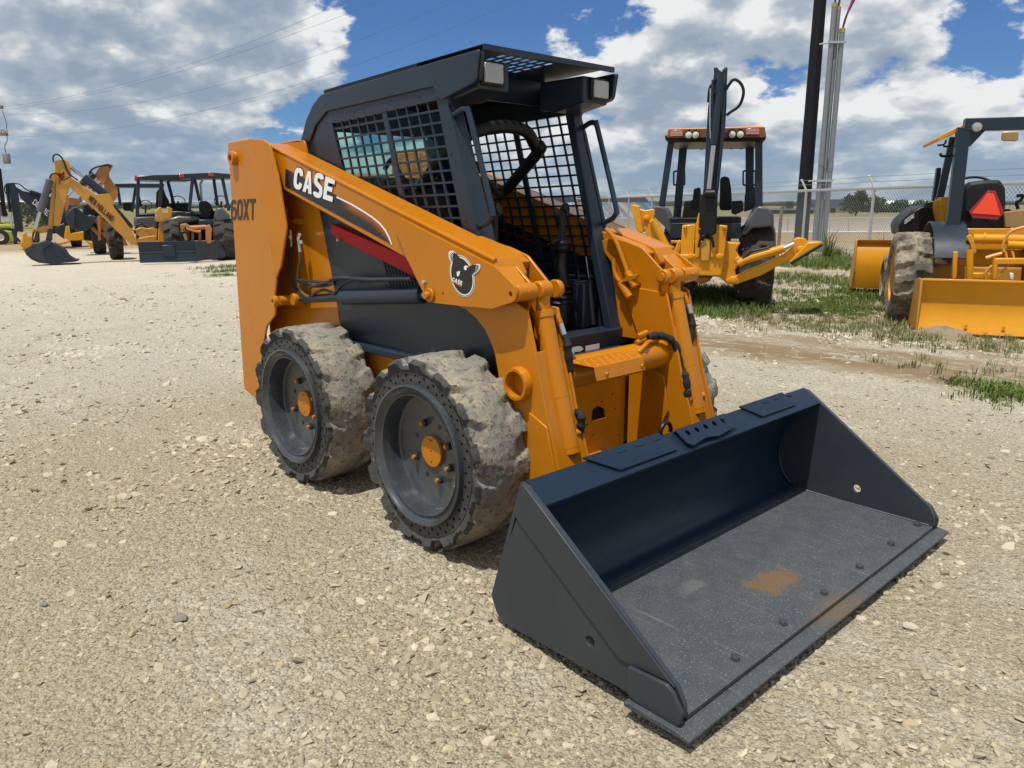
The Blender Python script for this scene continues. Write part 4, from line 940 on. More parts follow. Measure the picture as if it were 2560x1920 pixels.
    # control levers with boots
    for s, yl in ((1, .215), (-1, -.215)):
        lx = .36
        P(MB().lathe([(.055, .0), (.053, .10), (.060, .105), (.045, .12), (.054, .13), (.042, .145), (.051, .155), (.040, .17), (.047, .18), (.034, .24), (.030, .34), (.042, .36), (.042, .38), (.026, .40), (.02, .405), (.017, .42)], (lx, yl, .80), (0, 0, 1), 20), 'lever_boot', BK, smooth=25)
        P(MB().tube(curve([(lx, yl, 1.20), (lx, yl, 1.26), (lx+.004, yl, 1.32), (lx+.014, yl+.005, 1.345), (lx+.028, yl+.01, 1.350)], 5), [.020]*14+[.024]*4+[.026]*3, 12), 'lever_grip', MATS['vinyl'])
        P(MB().tube([(lx-.04, yl-s*.05, 1.18), (lx-.04, yl+s*.02, 1.185), (lx+.05, yl+s*.02, 1.19), (lx+.05, yl-s*.05, 1.185)], .006, 6), 'lever_guard', BK)
    P(MB().tube([(.50, .30, .80), (.44, .33, 1.02)], .013, 10), 'gas_strut', BK)
    P(MB().tube([(.44, .33, 1.02), (.41, .34, 1.12)], .006, 8), 'strut_rod', MATS['steel'])
    P(MB().box((.20, .28, .776), (.45, .391, 1.0)), 'console', MATS['slate_flat'], bevel=.01)
def glass(name, tint):
    m, t, b = newmat(name); t.n.clear()
    tr = t('ShaderNodeBsdfTransparent'); tr.inputs[0].default_value = (*tint, 1); gl = t('ShaderNodeBsdfGlossy'); gl.inputs['Roughness'].default_value = .02
    fr = t('ShaderNodeFresnel'); fr.inputs[0].default_value = 1.45; mx = t('ShaderNodeMixShader'); t.l.new(fr.outputs[0], mx.inputs[0]); t.l.new(tr.outputs[0], mx.inputs[1]); t.l.new(gl.outputs[0], mx.inputs[2])
    o = t('ShaderNodeOutputMaterial'); t.l.new(mx.outputs[0], o.inputs[0]); return m
loader()
# ------------------------------------------------------------------ parked machines behind
class Frame:
    """local frame of a parked machine: x to its right in the picture, y away, z up; root Empty on the ground"""
    def __init__(s, name, label, cat, px, dist, rot=0.0, group=None):
        if isinstance(dist, tuple):
            g_ = ground(*dist[:3]); dist = float((g_-CAM)[:2]@(AX[2][:2]/np.linalg.norm(AX[2][:2])))+dist[3]
        d = ray('X', px, 600); d = d[:2]/np.linalg.norm(d[:2]); f2 = AX[2][:2]/np.linalg.norm(AX[2][:2])
        P_ = CAM[:2]+d*dist/float(d@f2); s.o = np.array([P_[0], P_[1], float(gz(P_[0], P_[1]))])
        ang = math.atan2(d[1], d[0])+rot; s.e3 = np.array([math.cos(ang), math.sin(ang), 0]); s.e1 = np.array([s.e3[1], -s.e3[0], 0])
        s.root = empty(name, tuple(s.o), ang-math.pi/2); tag(s.root, label, cat, group)
    def tr(s, k, u, v, d=0.0):
        r = ray(k, u, v); t = (d-float((CAM-s.o)@s.e3))/float(r@s.e3); p = CAM+r*t-s.o
        return float(p@s.e1), float(p[2])
    def p3(s, k, u, v, d=0.0): a, z = s.tr(k, u, v, d); return (a, d, z)
    def plate(s, k, pts, d0, d1, name, mat, parent=None, bevel=.01, r=0, holes=()):
        poly = [s.tr(k, u, v, d0) for u, v in pts]
        if r: poly = fillet(poly, r, 3)
        return MB().prism(poly, lambda a, b, t: (a, t, b), d0, d1, holes).build(name, mat, parent or s.root, bevel=bevel)
    def bar(s, k, pts, d, r, name, mat, parent=None, n=10, smooth=True):
        P_ = [s.p3(k, u, v, d if not isinstance(d, (list, tuple)) else d[i]) for i, (u, v) in enumerate(pts)]
        if smooth and len(P_) > 2: P_ = curve(P_, 5)
        return MB().tube(P_, r, n).build(name, mat, parent or s.root)
    def box(s, lo, hi, name, mat, parent=None, bevel=.01): return MB().box(lo, hi).build(name, mat, parent or s.root, bevel=bevel)
    def beam(s, a, b, w, t, name, mat, parent=None, bevel=.008):
        """square tube from a to b (local 3D)"""
        a, b = Vector(a), Vector(b); z = (b-a).normalized(); x = Vector((1, 0, 0)); x = (x-z*x.dot(z)).normalized(); y = z.cross(x); vs = []
        for p in (a, b):
            for sx, sy in ((-1,-1),(1,-1),(1,1),(-1,1)): vs.append(p+x*sx*w/2+y*sy*t/2)
        return MB().add(vs, [(0,1,2,3),(4,5,6,7),(0,1,5,4),(1,2,6,5),(2,3,7,6),(3,0,4,7)]).build(name, mat, parent or s.root, bevel=bevel)
def farm_tyre(N=120):
    m, t, b = newmat('dusty_tyre'); v = t.obj(); n1 = t.noise(v, 3, 6, .7); n2 = t.noise(v, 18, 5, .7)
    c = t.mix(t.ramp(n1, .38, .62), (.085, .076, .062), (.30, .255, .185)); c = t.mix(t.math('MULTIPLY', t.ramp(n2, .5, .7), .7), c, (.04, .038, .036))
    t.set(b.inputs['Base Color'], c); b.inputs['Roughness'].default_value = .92
    bn = t('ShaderNodeBump', i_Strength=.5, i_Distance=.02, i_Height=n2); t.l.new(bn.outputs[0], b.inputs['Normal']); return m
farm_tyre()
paint('dark_tyre', (.035, .031, .028), .9, .3, bump=.3, dust=.4, dustcol=(.14, .11, .08))
def bg_wheel(fr, a_out, a_in, d, R, seed, mat='dusty_tyre', rim='yellow', lugs=11, parent=None, zoff=0.0):
    """wheel with a chevron tread; a_out is the outboard side"""
    w = empty('wheel', (0, d, R+zoff), 0, parent or fr.root); th = np.arange(132)*2*math.pi/132; M = 20; s_ = np.linspace(-1, 1, M); vs = []
    for t in s_:
        a = a_out+(a_in-a_out)*(t+1)/2; e = abs(t)
        ph = lugs*th+1.5*e+(0 if t < 0 else .9*math.pi); g = np.clip(np.cos(ph)*7+1.2, 0, 1)
        r = R-.03*R*e**2-.03*R*np.clip((e-.85)/.15, 0, 1)**2-.085*R*g*np.clip((e-.02)/.15, 0, 1)
        r = r+(fbm(np.c_[np.cos(th)*6, np.sin(th)*6, np.full(132, t*4+seed)], 3, seed)-.45)*.008*R
        vs += list(zip(np.full(132, a), r*np.sin(th), r*np.cos(th)))
    q = .03*(1 if a_in > a_out else -1)
    def ring(a, r): return [(a, r*math.sin(x), r*math.cos(x)) for x in th]
    vs = ring(a_out+q*1.6, R*.56)+ring(a_out-q*.6, R*.72)+vs+ring(a_in+q*.6, R*.72)+ring(a_in-q*1.6, R*.56); fs = []; K_ = M+4
    for i in range(K_-1):
        for j in range(132): j2 = (j+1) % 132; fs.append((i*132+j, (i+1)*132+j, (i+1)*132+j2, i*132+j2))
    mb = MB(); mb.v = vs; mb.f = fs; mb.build('tyre', MATS[mat], w, smooth=50)
    sg = 1 if a_in > a_out else -1
    MB().lathe([(R*.57, .02), (R*.555, .05), (R*.50, .07), (R*.46, .14), (R*.20, .17), (R*.18, .10), (0, .10)], (a_out, 0, 0), (sg, 0, 0), 40).build('rim', MATS[rim], w)
    MB().lathe([(R*.57, .02), (R*.50, .05), (R*.46, .14), (0, .16)], (a_in, 0, 0), (-sg, 0, 0), 32).build('inner_rim', MATS[rim], w)
    return w

paint('fascia', (.16, .075, .03), .5, .2)
def mid_backhoe():
    F_ = Frame('backhoe', 'yellow backhoe seen from behind, dark boom folded up, stabilizer legs spread', 'backhoe', 1791, 13.0)
    Y, S_, FG, BK = MATS['yellow'], MATS['slate'], MATS['fender_grey'], MATS['black']
    a1 = F_.tr('D', 1166, 1400, 0)[0]; a0 = F_.tr('D', 950, 1400, 0)[0]; R = .68
    bg_wheel(F_, a1, a0, .15, R, 3, 'dark_tyre'); c = F_.tr('D', 807, 1400, 0)[0]
    bg_wheel(F_, 2*c-a1, 2*c-a0, .15, R, 4, 'dark_tyre')
    for s_ in (-1, 1): bg_wheel(F_, c+s_*(a1-c-.05), c+s_*(a0-c), 2.35, .46, 5+s_, 'dark_tyre')
    # fenders, deck
    fr = [(1085, 970), (1148, 985), (1180, 1032), (1178, 1108), (1040, 1118), (1000, 1160), (966, 1166), (1062, 985)]
    F_.plate('D', fr, -.45, .75, 'fender', FG, bevel=.03)
    fl = [(388, 985), (425, 968), (470, 985), (516, 1092), (514, 1164), (500, 1155), (470, 1105), (410, 1050)]
    F_.plate('D', fl, -.45, .75, 'fender', FG, bevel=.03)
    F_.plate('D', [(512, 1082), (966, 1082), (970, 1185), (512, 1180)], -.55, -.5, 'deck_panel', S_)
    F_.plate('D', [(512, 1050), (968, 1045), (966, 1084), (514, 1084)], -.5, 1.2, 'deck', BK)
    F_.plate('D', [(700, 1085), (900, 1085), (900, 1250), (700, 1250)], .2, 2.6, 'engine_hood', Y, bevel=.05)
    # roof, lights
    roof = [(487, 470), (1116, 452), (1128, 470), (1130, 540), (500, 532), (478, 525)]
    F_.plate('D', [(487, 470), (1116, 452), (1130, 500), (1128, 520), (480, 525)], -.45, 1.35, 'roof', Y, bevel=.03)
    F_.plate('D', [(495, 474), (1122, 460), (1124, 528), (492, 530)], -.47, -.452, 'roof_fascia', MATS['fascia'], bevel=.008)
    F_.plate('D', [(470, 512), (1130, 508), (1128, 540), (1090, 552), (510, 560), (475, 545)], -.40, 1.30, 'roof_liner', BK, bevel=.02)
    for (x0, x1, y0, y1) in ((503, 592, 478, 522), (992, 1088, 467, 513)):
        tl = F_.plate('D', [(x0, y0), (x1, y0), (x1, y1), (x0, y1)], -.51, -.475, 'tail_light', MATS['red_lens'], bevel=.008)
        for q in range(4): F_.plate('D', [(x0+6, y0+7+q*9), (x1-6, y0+6+q*9), (x1-6, y0+9+q*9), (x0+6, y0+10+q*9)], -.516, -.5105, 'lens_rib', MATS['lamp_white'], tl, bevel=0)
    for (u, v) in ((627, 512), (672, 512), (908, 508), (961, 508)):
        p = Vector(F_.p3('D', u, v, -.53)); l = MB().lathe([(.05, .10), (.062, .03), (.066, .0), (.060, -.01)], p, (0, 1, 0), 20).build('work_lamp', BK, F_.root)
        MB().lathe([(.052, -.006), (.03, -.016), (0, -.02)], p, (0, 1, 0), 20).build('lamp_lens', MATS['lamp_white'], l)
        F_.bar('D', [(u, v-36), (u, v-8)], -.49, .02, 'lamp_bracket', BK)
    for (u, v) in ((653, 572), (712, 575), (905, 572), (965, 572)):
        p = Vector(F_.p3('D', u, v, 1.2)); MB().lathe([(.0, -.05), (.08, -.05), (.085, .05), (.0, .06)], p, (0, 1, 0), 16).build('front_lamp', BK, F_.root)
    # posts
    def post(t0, b0, d, w):
        F_.beam(F_.p3('D', *t0, d), F_.p3('D', *b0, d), w, .09, 'post', S_)
    post((515, 540), (452, 975), -.25, .10); post((1080, 530), (1082, 985), -.25, .11)
    post((595, 545), (548, 1075), 1.2, .14); post((1022, 540), (1020, 985), 1.2, .14)
    for (x0, x1, y0, y1) in ((530, 600, 745, 835), (980, 1058, 742, 836)):
        F_.bar('D', [(x0+30, y0), (x0+4, y0+4), (x0, y0+15), (x0, y1-10), (x0+5, y1), (x0+28, y1)], -.2, .014, 'grab_handle', S_)
        F_.bar('D', [(x1-25, y0), (x1-4, y0+4), (x1, y0+15), (x1, y1-10), (x1-5, y1), (x1-25, y1)], -.2, .014, 'grab_handle', S_)
    # seat and controls
    F_.plate('D', [(830, 790), (860, 778), (890, 790), (902, 860), (910, 1000), (825, 1000)], .5, .75, 'seat_back', MATS['vinyl'], bevel=.04, r=.05)
    F_.plate('D', [(600, 940), (650, 935), (660, 860), (700, 850), (720, 1060), (580, 1070)], -.2, .2, 'control_tower', BK, bevel=.02)
    F_.plate('D', [(905, 940), (975, 935), (985, 1000), (930, 1030), (905, 1020)], -.2, .2, 'console', BK, bevel=.02)
    F_.plate('D', [(990, 900), (1060, 840), (1066, 985), (985, 1010)], .9, 1.0, 'side_guard', S_)
    # backhoe frame and swing post
    F_.plate('D', [(585, 1095), (672, 1090), (660, 1290), (650, 1310), (640, 1430), (570, 1430), (572, 1300)], -1.15, -1.05, 'swing_plate', Y, bevel=.015)
    F_.plate('D', [(790, 1092), (878, 1098), (862, 1250), (845, 1440), (800, 1430), (800, 1300)], -1.15, -1.05, 'swing_plate', Y, bevel=.015)
    F_.plate('D', [(566, 1285), (850, 1285), (842, 1415), (830, 1428), (575, 1420), (566, 1400)], -1.22, -.95, 'frame_base', Y, bevel=.03)
    F_.plate('D', [(672, 1100), (690, 1020), (700, 1010), (700, 1300), (664, 1310)], -1.25, -1.1, 'boom_bracket', Y, bevel=.01)
    F_.plate('D', [(780, 1010), (800, 1020), (806, 1100), (800, 1310), (766, 1305)], -1.25, -1.1, 'boom_bracket', Y, bevel=.01)
    F_.plate('D', [(560, 1190), (585, 1200), (575, 1260), (545, 1320), (520, 1290)], -.95, -.80, 'frame_cheek', Y, bevel=.02)
    F_.plate('D', [(850, 1200), (960, 1215), (930, 1260), (958, 1300), (975, 1330), (925, 1390), (945, 1445), (930, 1478), (872, 1475), (826, 1430)], -1.0, -.85, 'frame_cheek', Y, bevel=.02)
    F_.plate('D', [(510, 1195), (960, 1205), (960, 1222), (510, 1212)], -.85, -.75, 'cross_rail', Y, bevel=.01)
    F_.plate('D', [(640, 1425), (790, 1425), (760, 1460), (715, 1480), (665, 1465)], -.6, -.2, 'axle', MATS['yellow_old'], bevel=.04)
    F_.plate('D', [(560, 1200), (950, 1200), (900, 1430), (600, 1430)], -.75, -.6, 'rear_frame', BK)
    # boom folded upright: outer boom, inner plate, dipper cylinder
    bl, br = [(700, 1015), (722, 860), (742, 480), (752, 330), (790, 120), (788, 72), (812, 68)], [(862, 68), (880, 72), (876, 120), (872, 330), (862, 480), (820, 870), (795, 1015)]
    F_.plate('D', bl+[(822, 90), (842, 92)]+br, -1.05, -.72, 'boom', S_, bevel=.02)
    F_.plate('D', [(752, 560), (775, 150), (790, 150), (790, 560), (748, 870), (726, 870)], -1.14, -1.052, 'boom_rib', S_, bevel=.01)
    F_.plate('D', [(835, 120), (862, 120), (855, 480), (822, 860), (800, 870), (835, 480)], -1.14, -1.052, 'boom_rib', S_, bevel=.01)
    F_.bar('D', [(788, 575), (838, 110)], -1.16, .055, 'cylinder_barrel', S_, n=16)
    F_.bar('D', [(758, 862), (788, 580)], -1.16, .038, 'cylinder_rod', MATS['steel'], n=16)
    F_.plate('D', [(700, 905), (735, 878), (800, 880), (815, 905), (806, 1150), (770, 1165), (735, 1160), (690, 1150)], -1.30, -1.14, 'boom_knuckle', BK, bevel=.02)
    F_.bar('D', [(735, 893), (795, 893)], -1.32, .06, 'knuckle_pin', BK, n=14)
    F_.bar('D', [(760, 290), (800, 232), (860, 225), (885, 190), (920, 152), (965, 180), (982, 240), (955, 320), (895, 365), (872, 385)], -1.1, .022, 'hose', BK)
    F_.bar('D', [(832, 110), (790, 170), (762, 210), (752, 300)], -1.12, .018, 'hose', BK)
    F_.bar('D', [(768, 210), (765, 400), (768, 530)], -1.17, .012, 'pipe', MATS['steel'])
    for (u, v, dd_, rr) in ((1352, 1255, -1.07, .055), (945, 1322, -1.09, .05), (912, 1452, -1.09, .06), (640, 1300, -1.24, .05), (824, 1300, -1.24, .05), (604, 1110, -1.17, .03), (860, 1112, -1.17, .03), (352, 1050, -1.06, .045), (700, 1120, -1.27, .03), (786, 1120, -1.27, .03)):
        p_ = Vector(F_.p3('D', u, v, dd_)); MB().lathe([(rr, .05), (rr, .0), (rr*.8, -.012), (rr*.45, -.014), (rr*.4, -.03), (0, -.03)], p_, (0, 1, 0), 16).build('pivot_pin', Y, F_.root)
    F_.bar('D', [(975, 1310), (1010, 1290), (1040, 1265), (1150, 1240)], -1.12, .016, 'hose', BK); F_.bar('D', [(690, 1240), (705, 1180), (735, 1160)], -1.3, .02, 'hose', BK); F_.bar('D', [(790, 1240), (780, 1190), (765, 1160)], -1.3, .02, 'hose', BK)
    F_.plate('D', [(700, 1215), (735, 1180), (770, 1190), (760, 1330), (705, 1330)], -1.27, -1.20, 'swing_block', MATS['yellow_old'], bevel=.015)
    # stabilizer legs
    st = empty('stabilizer_leg', (0, 0, 0), 0, F_.root)
    F_.plate('D', [(905, 1432), (960, 1412), (1090, 1358), (1240, 1288), (1300, 1238), (1330, 1300), (1245, 1342), (1095, 1422), (935, 1480), (880, 1478), (862, 1450)], -1.05, -.9, 'leg', Y, st, bevel=.015)
    F_.plate('D', [(1295, 1250), (1308, 1190), (1340, 1175), (1382, 1182), (1405, 1208), (1400, 1260), (1320, 1320)], -1.02, -.85, 'pad_bracket', Y, st, bevel=.015)
    F_.plate('D', [(1400, 1208), (1488, 1203), (1494, 1215), (1476, 1236), (1300, 1342), (1276, 1338)], -1.15, -.72, 'pad', Y, st, bevel=.015)
    F_.bar('D', [(1490, 1222), (1285, 1345)], -1.16, .022, 'pad_rubber', BK, st)
    F_.bar('D', [(945, 1345), (1000, 1318), (1245, 1245)], -1.08, .062, 'cylinder', Y, st, n=16, smooth=False)
    F_.bar('D', [(1245, 1245), (1308, 1218)], -1.08, .034, 'rod', MATS['steel'], st)
    st = empty('stabilizer_leg', (0, 0, 0), 0, F_.root)
    F_.plate('D', [(330, 1115), (395, 1050), (440, 1120), (500, 1240), (520, 1290), (470, 1330), (420, 1270)], -1.05, -.9, 'leg', Y, st, bevel=.015)
    F_.plate('D', [(296, 985), (340, 1000), (402, 990), (408, 1020), (395, 1060), (340, 1130)], -1.02, -.85, 'pad_bracket', Y, st, bevel=.015)
    F_.plate('D', [(252, 968), (270, 962), (300, 972), (335, 1140), (312, 1150), (290, 1130)], -1.15, -.72, 'pad', Y, st, bevel=.015)
    F_.bar('D', [(398, 1068), (490, 1258)], -1.08, .062, 'cylinder', Y, st, n=16)
mid_backhoe()

def right_tractor():
    rear = ground('E', 655, 1372); front = ground('E', 545, 1240)
    F_ = Frame('tractor_loader', 'yellow tractor loader with red warning triangle behind its seat, cut by the right frame edge', 'tractor', 2330, 10.9, 0.0)
    hd = (front-rear)[:2]; ang0 = math.atan2(F_.e3[1], F_.e3[0]); rot = math.atan2(hd[1], hd[0])-ang0
    rot = max(-.1, min(.45, rot))
    bpy.data.objects.remove(F_.root)
    F_ = Frame('tractor_loader', 'yellow tractor loader with red warning triangle behind its seat, cut by the right frame edge', 'tractor', 2330, 10.9, rot)
    Y, S_, FG, BK = MATS['yellow'], MATS['slate'], MATS['fender_grey'], MATS['black']
    R = .64
    aL = F_.tr('E', 640, 1100, 0)[0]; aI = aL+.40; W_ = 2.02
    bg_wheel(F_, aL, aL+.47, 0, R, 11, lugs=15); bg_wheel(F_, aL+W_, aL+W_-.47, 0, R, 12, lugs=15)
    bg_wheel(F_, aL+.12, aL+.42, 2.25, .42, 13); bg_wheel(F_, aL+W_-.12, aL+W_-.42, 2.25, .42, 14)
    # fender over the near wheel, curved sheet
    th = np.linspace(R_(-40), R_(66), 12); mb = MB(); vs = []; fs = []; n = len(th)
    rf, x0, x1 = .80, aL+.42, aL+.84
    for rr in (rf, rf-.02):
        for x in (x0, x1):
            for t in th: vs.append((x, -rr*math.sin(t)+.02, R+rr*math.cos(t)*.98))
    for i in range(n-1):
        for (A_, B_) in ((0, n), (2*n, 3*n), (0, 2*n), (n, 3*n)): fs.append((A_+i, A_+i+1, B_+i+1, B_+i))
    fs += [(0, n, 3*n, 2*n), (n-1, 2*n-1, 4*n-1, 3*n-1)]
    mb.add(vs, fs).build('fender', S_, F_.root, bevel=.008)
    # roll bar
    d = -.15
    F_.beam(F_.p3('E', 1110, 150, d), F_.p3('E', 1015, 1010, d), .155, .16, 'roll_bar_post', S_)
    tp = F_.p3('E', 1135, 135, d); F_.beam((tp[0]-.04, tp[1], tp[2]), (tp[0]+1.55, tp[1], tp[2]-.02), .16, .17, 'roll_bar_top', S_)
    F_.plate('E', [(1130, 170), (1260, 165), (1160, 270), (1130, 290)], d-.06, d+.06, 'roll_bar_gusset', S_, bevel=.01)
    F_.beam((tp[0]+1.55, tp[1], tp[2]), (tp[0]+1.60, tp[1], .75), .155, .16, 'roll_bar_post', S_)
    F_.beam(F_.p3('E', 1045, 215, 1.3), F_.p3('E', 955, 620, 1.3), .10, .10, 'front_post', S_)
    ra = F_.p3('E', 1150, 108, d)
    F_.plate('E', [(948, 222), (960, 205), (1062, 155), (1160, 108), (1185, 112), (1080, 180), (1062, 188), (985, 222), (952, 240)], -.05, 1.4, 'canopy', MATS['yellow'], bevel=.008)
    F_.plate('E', [(1362, 188), (1378, 178), (1462, 178), (1472, 190), (1466, 232), (1452, 242), (1370, 238), (1358, 228)], .6, .65, 'mirror', MATS['brass'], bevel=.01)
    p = Vector(F_.p3('E', 1200, 150, -.26)); MB().lathe([(.0, -.03), (.055, -.02), (.065, .03), (.05, .06)], p, (0, 1, 0), 18).build('work_lamp', MATS['lens'], F_.root)
    F_.bar('E', [(942, 268), (985, 262), (1000, 232)], .1, .012, 'wiring', BK); F_.bar('E', [(980, 275), (1030, 270), (1050, 220)], .1, .014, 'wiring', BK)
    F_.bar('E', [(962, 318), (968, 336), (1010, 338), (1048, 330)], .1, .018, 'light_bracket', BK)
    F_.plate('E', [(940, 412), (970, 412), (945, 622), (910, 628)], 1.5, 1.65, 'exhaust', S_)
    # cowl, hood
    F_.plate('E', [(965, 605), (1024, 600), (1016, 860), (985, 800), (960, 690)], .9, 1.6, 'cowl', Y)
    F_.plate('E', [(912, 632), (962, 622), (960, 676), (915, 672)], 1.0, 1.2, 'lamp_pod', Y)
    F_.plate('E', [(855, 640), (914, 634), (914, 668), (852, 668)], 1.0, 1.15, 'air_cleaner', S_)
    hood = F_.plate('E', [(690, 790), (715, 750), (775, 695), (830, 665), (905, 658), (960, 690), (960, 860), (700, 860)], 1.7, 3.0, 'hood', BK, bevel=.04)
    q0 = np.array(F_.p3('E', 730, 778, 1.68)); q1 = np.array(F_.p3('E', 792, 735, 1.68)); q2 = np.array(F_.p3('E', 730, 752, 1.68))
    text('hood_lettering', 'DEERE', q0, q1-q0, q2-q0, MATS['white_decal'], F_.root, w=.22, thick=.004)
    # seat, triangle, steering wheel
    F_.plate('E', [(1105, 560), (1150, 505), (1250, 492), (1350, 490), (1385, 540), (1390, 640), (1370, 760), (1110, 790), (1092, 640)], .35, .60, 'seat_back', MATS['vinyl'], bevel=.05, r=.08)
    F_.plate('E', [(1080, 690), (1420, 680), (1420, 810), (1075, 815)], .10, .75, 'seat_base', BK, bevel=.02)
    tri = [(1147, 695), (1268, 562), (1318, 562), (1377, 706), (1330, 750), (1168, 738)]
    F_.plate('E', tri, -.22, -.21, 'warning_triangle', MATS['smv_red'], bevel=.004)
    F_.plate('E', [(1163, 708), (1268, 578), (1310, 582), (1352, 722)], -.23, -.221, 'triangle_face', MATS['smv_orange'], bevel=.003)
    c = F_.p3('E', 1180, 545, 1.0); MB().tube([(c[0]+.26*math.cos(t), c[1]+.12*math.sin(t), c[2]+.16*math.sin(t)) for t in np.linspace(0, 2*math.pi, 28)[:-1]], .018, 8, closed=True).build('steering_wheel', BK, F_.root)
    F_.bar('E', [(1455, 600), (1475, 592), (1496, 596), (1480, 625), (1455, 640), (1465, 680)], .2, .022, 'lever', BK)
    F_.plate('E', [(1375, 700), (1500, 685), (1560, 690), (1560, 800), (1380, 800)], .0, .5, 'tool_box', MATS['cardboard'])
    # rear frame, linkage
    F_.plate('E', [(1070, 806), (1640, 806), (1640, 940), (1060, 945)], -.32, -.28, 'rear_panel', Y)
    F_.plate('E', [(1060, 945), (1640, 942), (1640, 1060), (1100, 1080), (1060, 1040)], -.22, -.10, 'transmission_case', Y, bevel=.03)
    F_.bar('E', [(1170, 872), (1640, 880)], -.52, .062, 'rocker_shaft', Y, n=18); F_.bar('E', [(1236, 872), (1250, 872)], -.52, .074, 'shaft_collar', Y, n=18)
    F_.plate('E', [(1130, 860), (1150, 845), (1170, 850), (1198, 960), (1180, 975), (1165, 960), (1152, 900)], -.62, -.57, 'lift_lever', Y, bevel=.01)
    F_.bar('E', [(1152, 945), (1150, 1130)], -.70, .045, 'lift_link', Y, n=14)
    F_.plate('E', [(1048, 960), (1075, 955), (1068, 1130), (1035, 1136)], -.75, -.65, 'side_bracket', Y)
    F_.bar('E', [(1395, 912), (1640, 920)], -.6, .05, 'tilt_shaft', Y, n=16)
    F_.bar('E', [(1255, 1000), (1300, 985), (1360, 970)], -.7, .028, 'tilt_rod', Y, smooth=False)
    for u in (1385, 1430): F_.plate('E', [(u-8, 955), (u+8, 955), (u+18, 1005), (u+2, 1005)], -.8, -.75, 'lug', Y, bevel=.005)
    F_.plate('E', [(1318, 1000), (1640, 1000), (1640, 1040), (1335, 1040), (1330, 1140), (1295, 1140), (1310, 1020)], -.9, -.78, 'top_frame', Y)
    F_.plate('E', [(1160, 1095), (1300, 1098), (1300, 1132), (1160, 1130)], -.7, -.5, 'lower_frame', Y)
    F_.bar('E', [(1375, 960), (1365, 925), (1390, 860), (1430, 820), (1503, 798)], -.8, .02, 'hose', MATS['yellow_old']); F_.bar('E', [(1255, 1140), (1252, 1100), (1275, 1065), (1300, 1050)], -.8, .02, 'hose', MATS['yellow_old'])
    F_.bar('E', [(1160, 800), (1180, 745), (1230, 735), (1280, 770), (1310, 800)], -.1, .014, 'cable', BK)
    F_.bar('E', [(1335, 1120), (1420, 1020)], -.85, .012, 'brace', Y); F_.plate('E', [(1412, 1095), (1436, 1095), (1436, 1140), (1412, 1140)], -.9, -.85, 'latch', MATS['white_paint'])
    # box blade
    bl = empty('box_blade', (0, 0, 0), 0, F_.root); d0 = -1.15
    fa = [F_.tr('E', u, v, d0) for u, v in ((848, 1135), (845, 1490))]
    x0, z1, z0 = fa[0][0], fa[0][1], max(.03, fa[1][1]); prof = []
    for i in range(9):
        t = i/8; prof.append((d0+.10*math.sin(t*math.pi)-.03*t, z1+(z0-z1)*t))
    poly = prof+[(p_[0]+.02, p_[1]) for p_ in prof[::-1]]
    MB().prism(poly, lambda a, b, t: (t, a, b), x0, x0+2.3).build('mouldboard', Y, bl, smooth=40)
    MB().prism([(d0-.02, z1+.005), (d0-.04, z0), (d0+.75, z0+.02), (d0+.72, z1-.10), (d0+.2, z1+.0)], lambda a, b, t: (t, a, b), x0-.025, x0).build('side_plate', MATS['yellow_old'], bl, bevel=.006)
    MB().box((x0, d0-.012, z1-.02), (x0+2.3, d0+.03, z1+.01)).build('top_edge', Y, bl, bevel=.006)
    for q in range(4):
        MB().cyl((x0+.55+q*.42, d0-.026, z0+.10), (x0+.55+q*.42, d0-.012, z0+.10), .022, n=10).build('blade_bolt', Y, bl)
    # front bucket
    b = empty('front_bucket', (0, 0, 0), 0, F_.root); d1 = 3.4
    P_ = [F_.tr('E', u, v, d1) for u, v in ((392, 1155), (425, 880), (640, 880))]
    xa, za = P_[1]; zb = max(.06, P_[0][1]*.55)
    pr = [(d1, za), (d1+.10, za-.06), (d1+.02, za-.16), (d1-.06, za-.5), (d1+.05, zb), (d1+.9, zb-.02), (d1+.9, zb), (d1+.10, zb+.04), (d1+.03, za-.5), (d1+.12, za-.1)]
    MB().prism(pr, lambda a, b_, t: (t, a, b_), xa, xa+2.0).build('shell', Y, b)
    MB().prism([(d1-.02, za), (d1+.12, za), (d1+.95, zb), (d1+.06, zb-.03), (d1-.10, za-.5)], lambda a, b_, t: (t, a, b_), xa-.03, xa).build('side_plate', MATS['yellow_old'], b, bevel=.01)
    MB().box((xa+.75, d1-.05, za-.55), (xa+.79, d1+.02, za-.02)).build('rib', Y, b)
    for s_ in (.55, 1.35): MB().tube([(xa+s_, .8, .95), (xa+s_, 2.2, .9), (xa+s_, d1, zb+.3)], .07, 8).build('loader_arm', Y, F_.root)
    F_.box((aL+.42, -.25, .45), (aL+W_-.42, .25, .85), 'rear_axle', MATS['yellow_old'], bevel=.05)
    F_.box((aL+.70, .0, .5), (aL+W_-.70, 3.0, .9), 'frame', MATS['yellow_old'], bevel=.03)
    # the heap of soil under the blade
    lump = ground('E', 960, 1500); r = np.random.default_rng(4); mb = MB(); vs = [(0, 0, .12)]; fs = []
    for ri in range(1, 6):
        for j in range(18):
            t = 2*math.pi*j/18; rr = ri/5; h = .12*(1-rr**1.6)+r.normal(0, .012)*(ri < 5); vs.append((.42*rr*math.cos(t), .16*rr*math.sin(t), h-.015*(ri == 5)))
    for j in range(18): fs.append((0, 1+j, 1+(j+1) % 18))
    for ri in range(4):
        for j in range(18): j2 = (j+1) % 18; fs.append((1+ri*18+j, 1+(ri+1)*18+j, 1+(ri+1)*18+j2, 1+ri*18+j2))
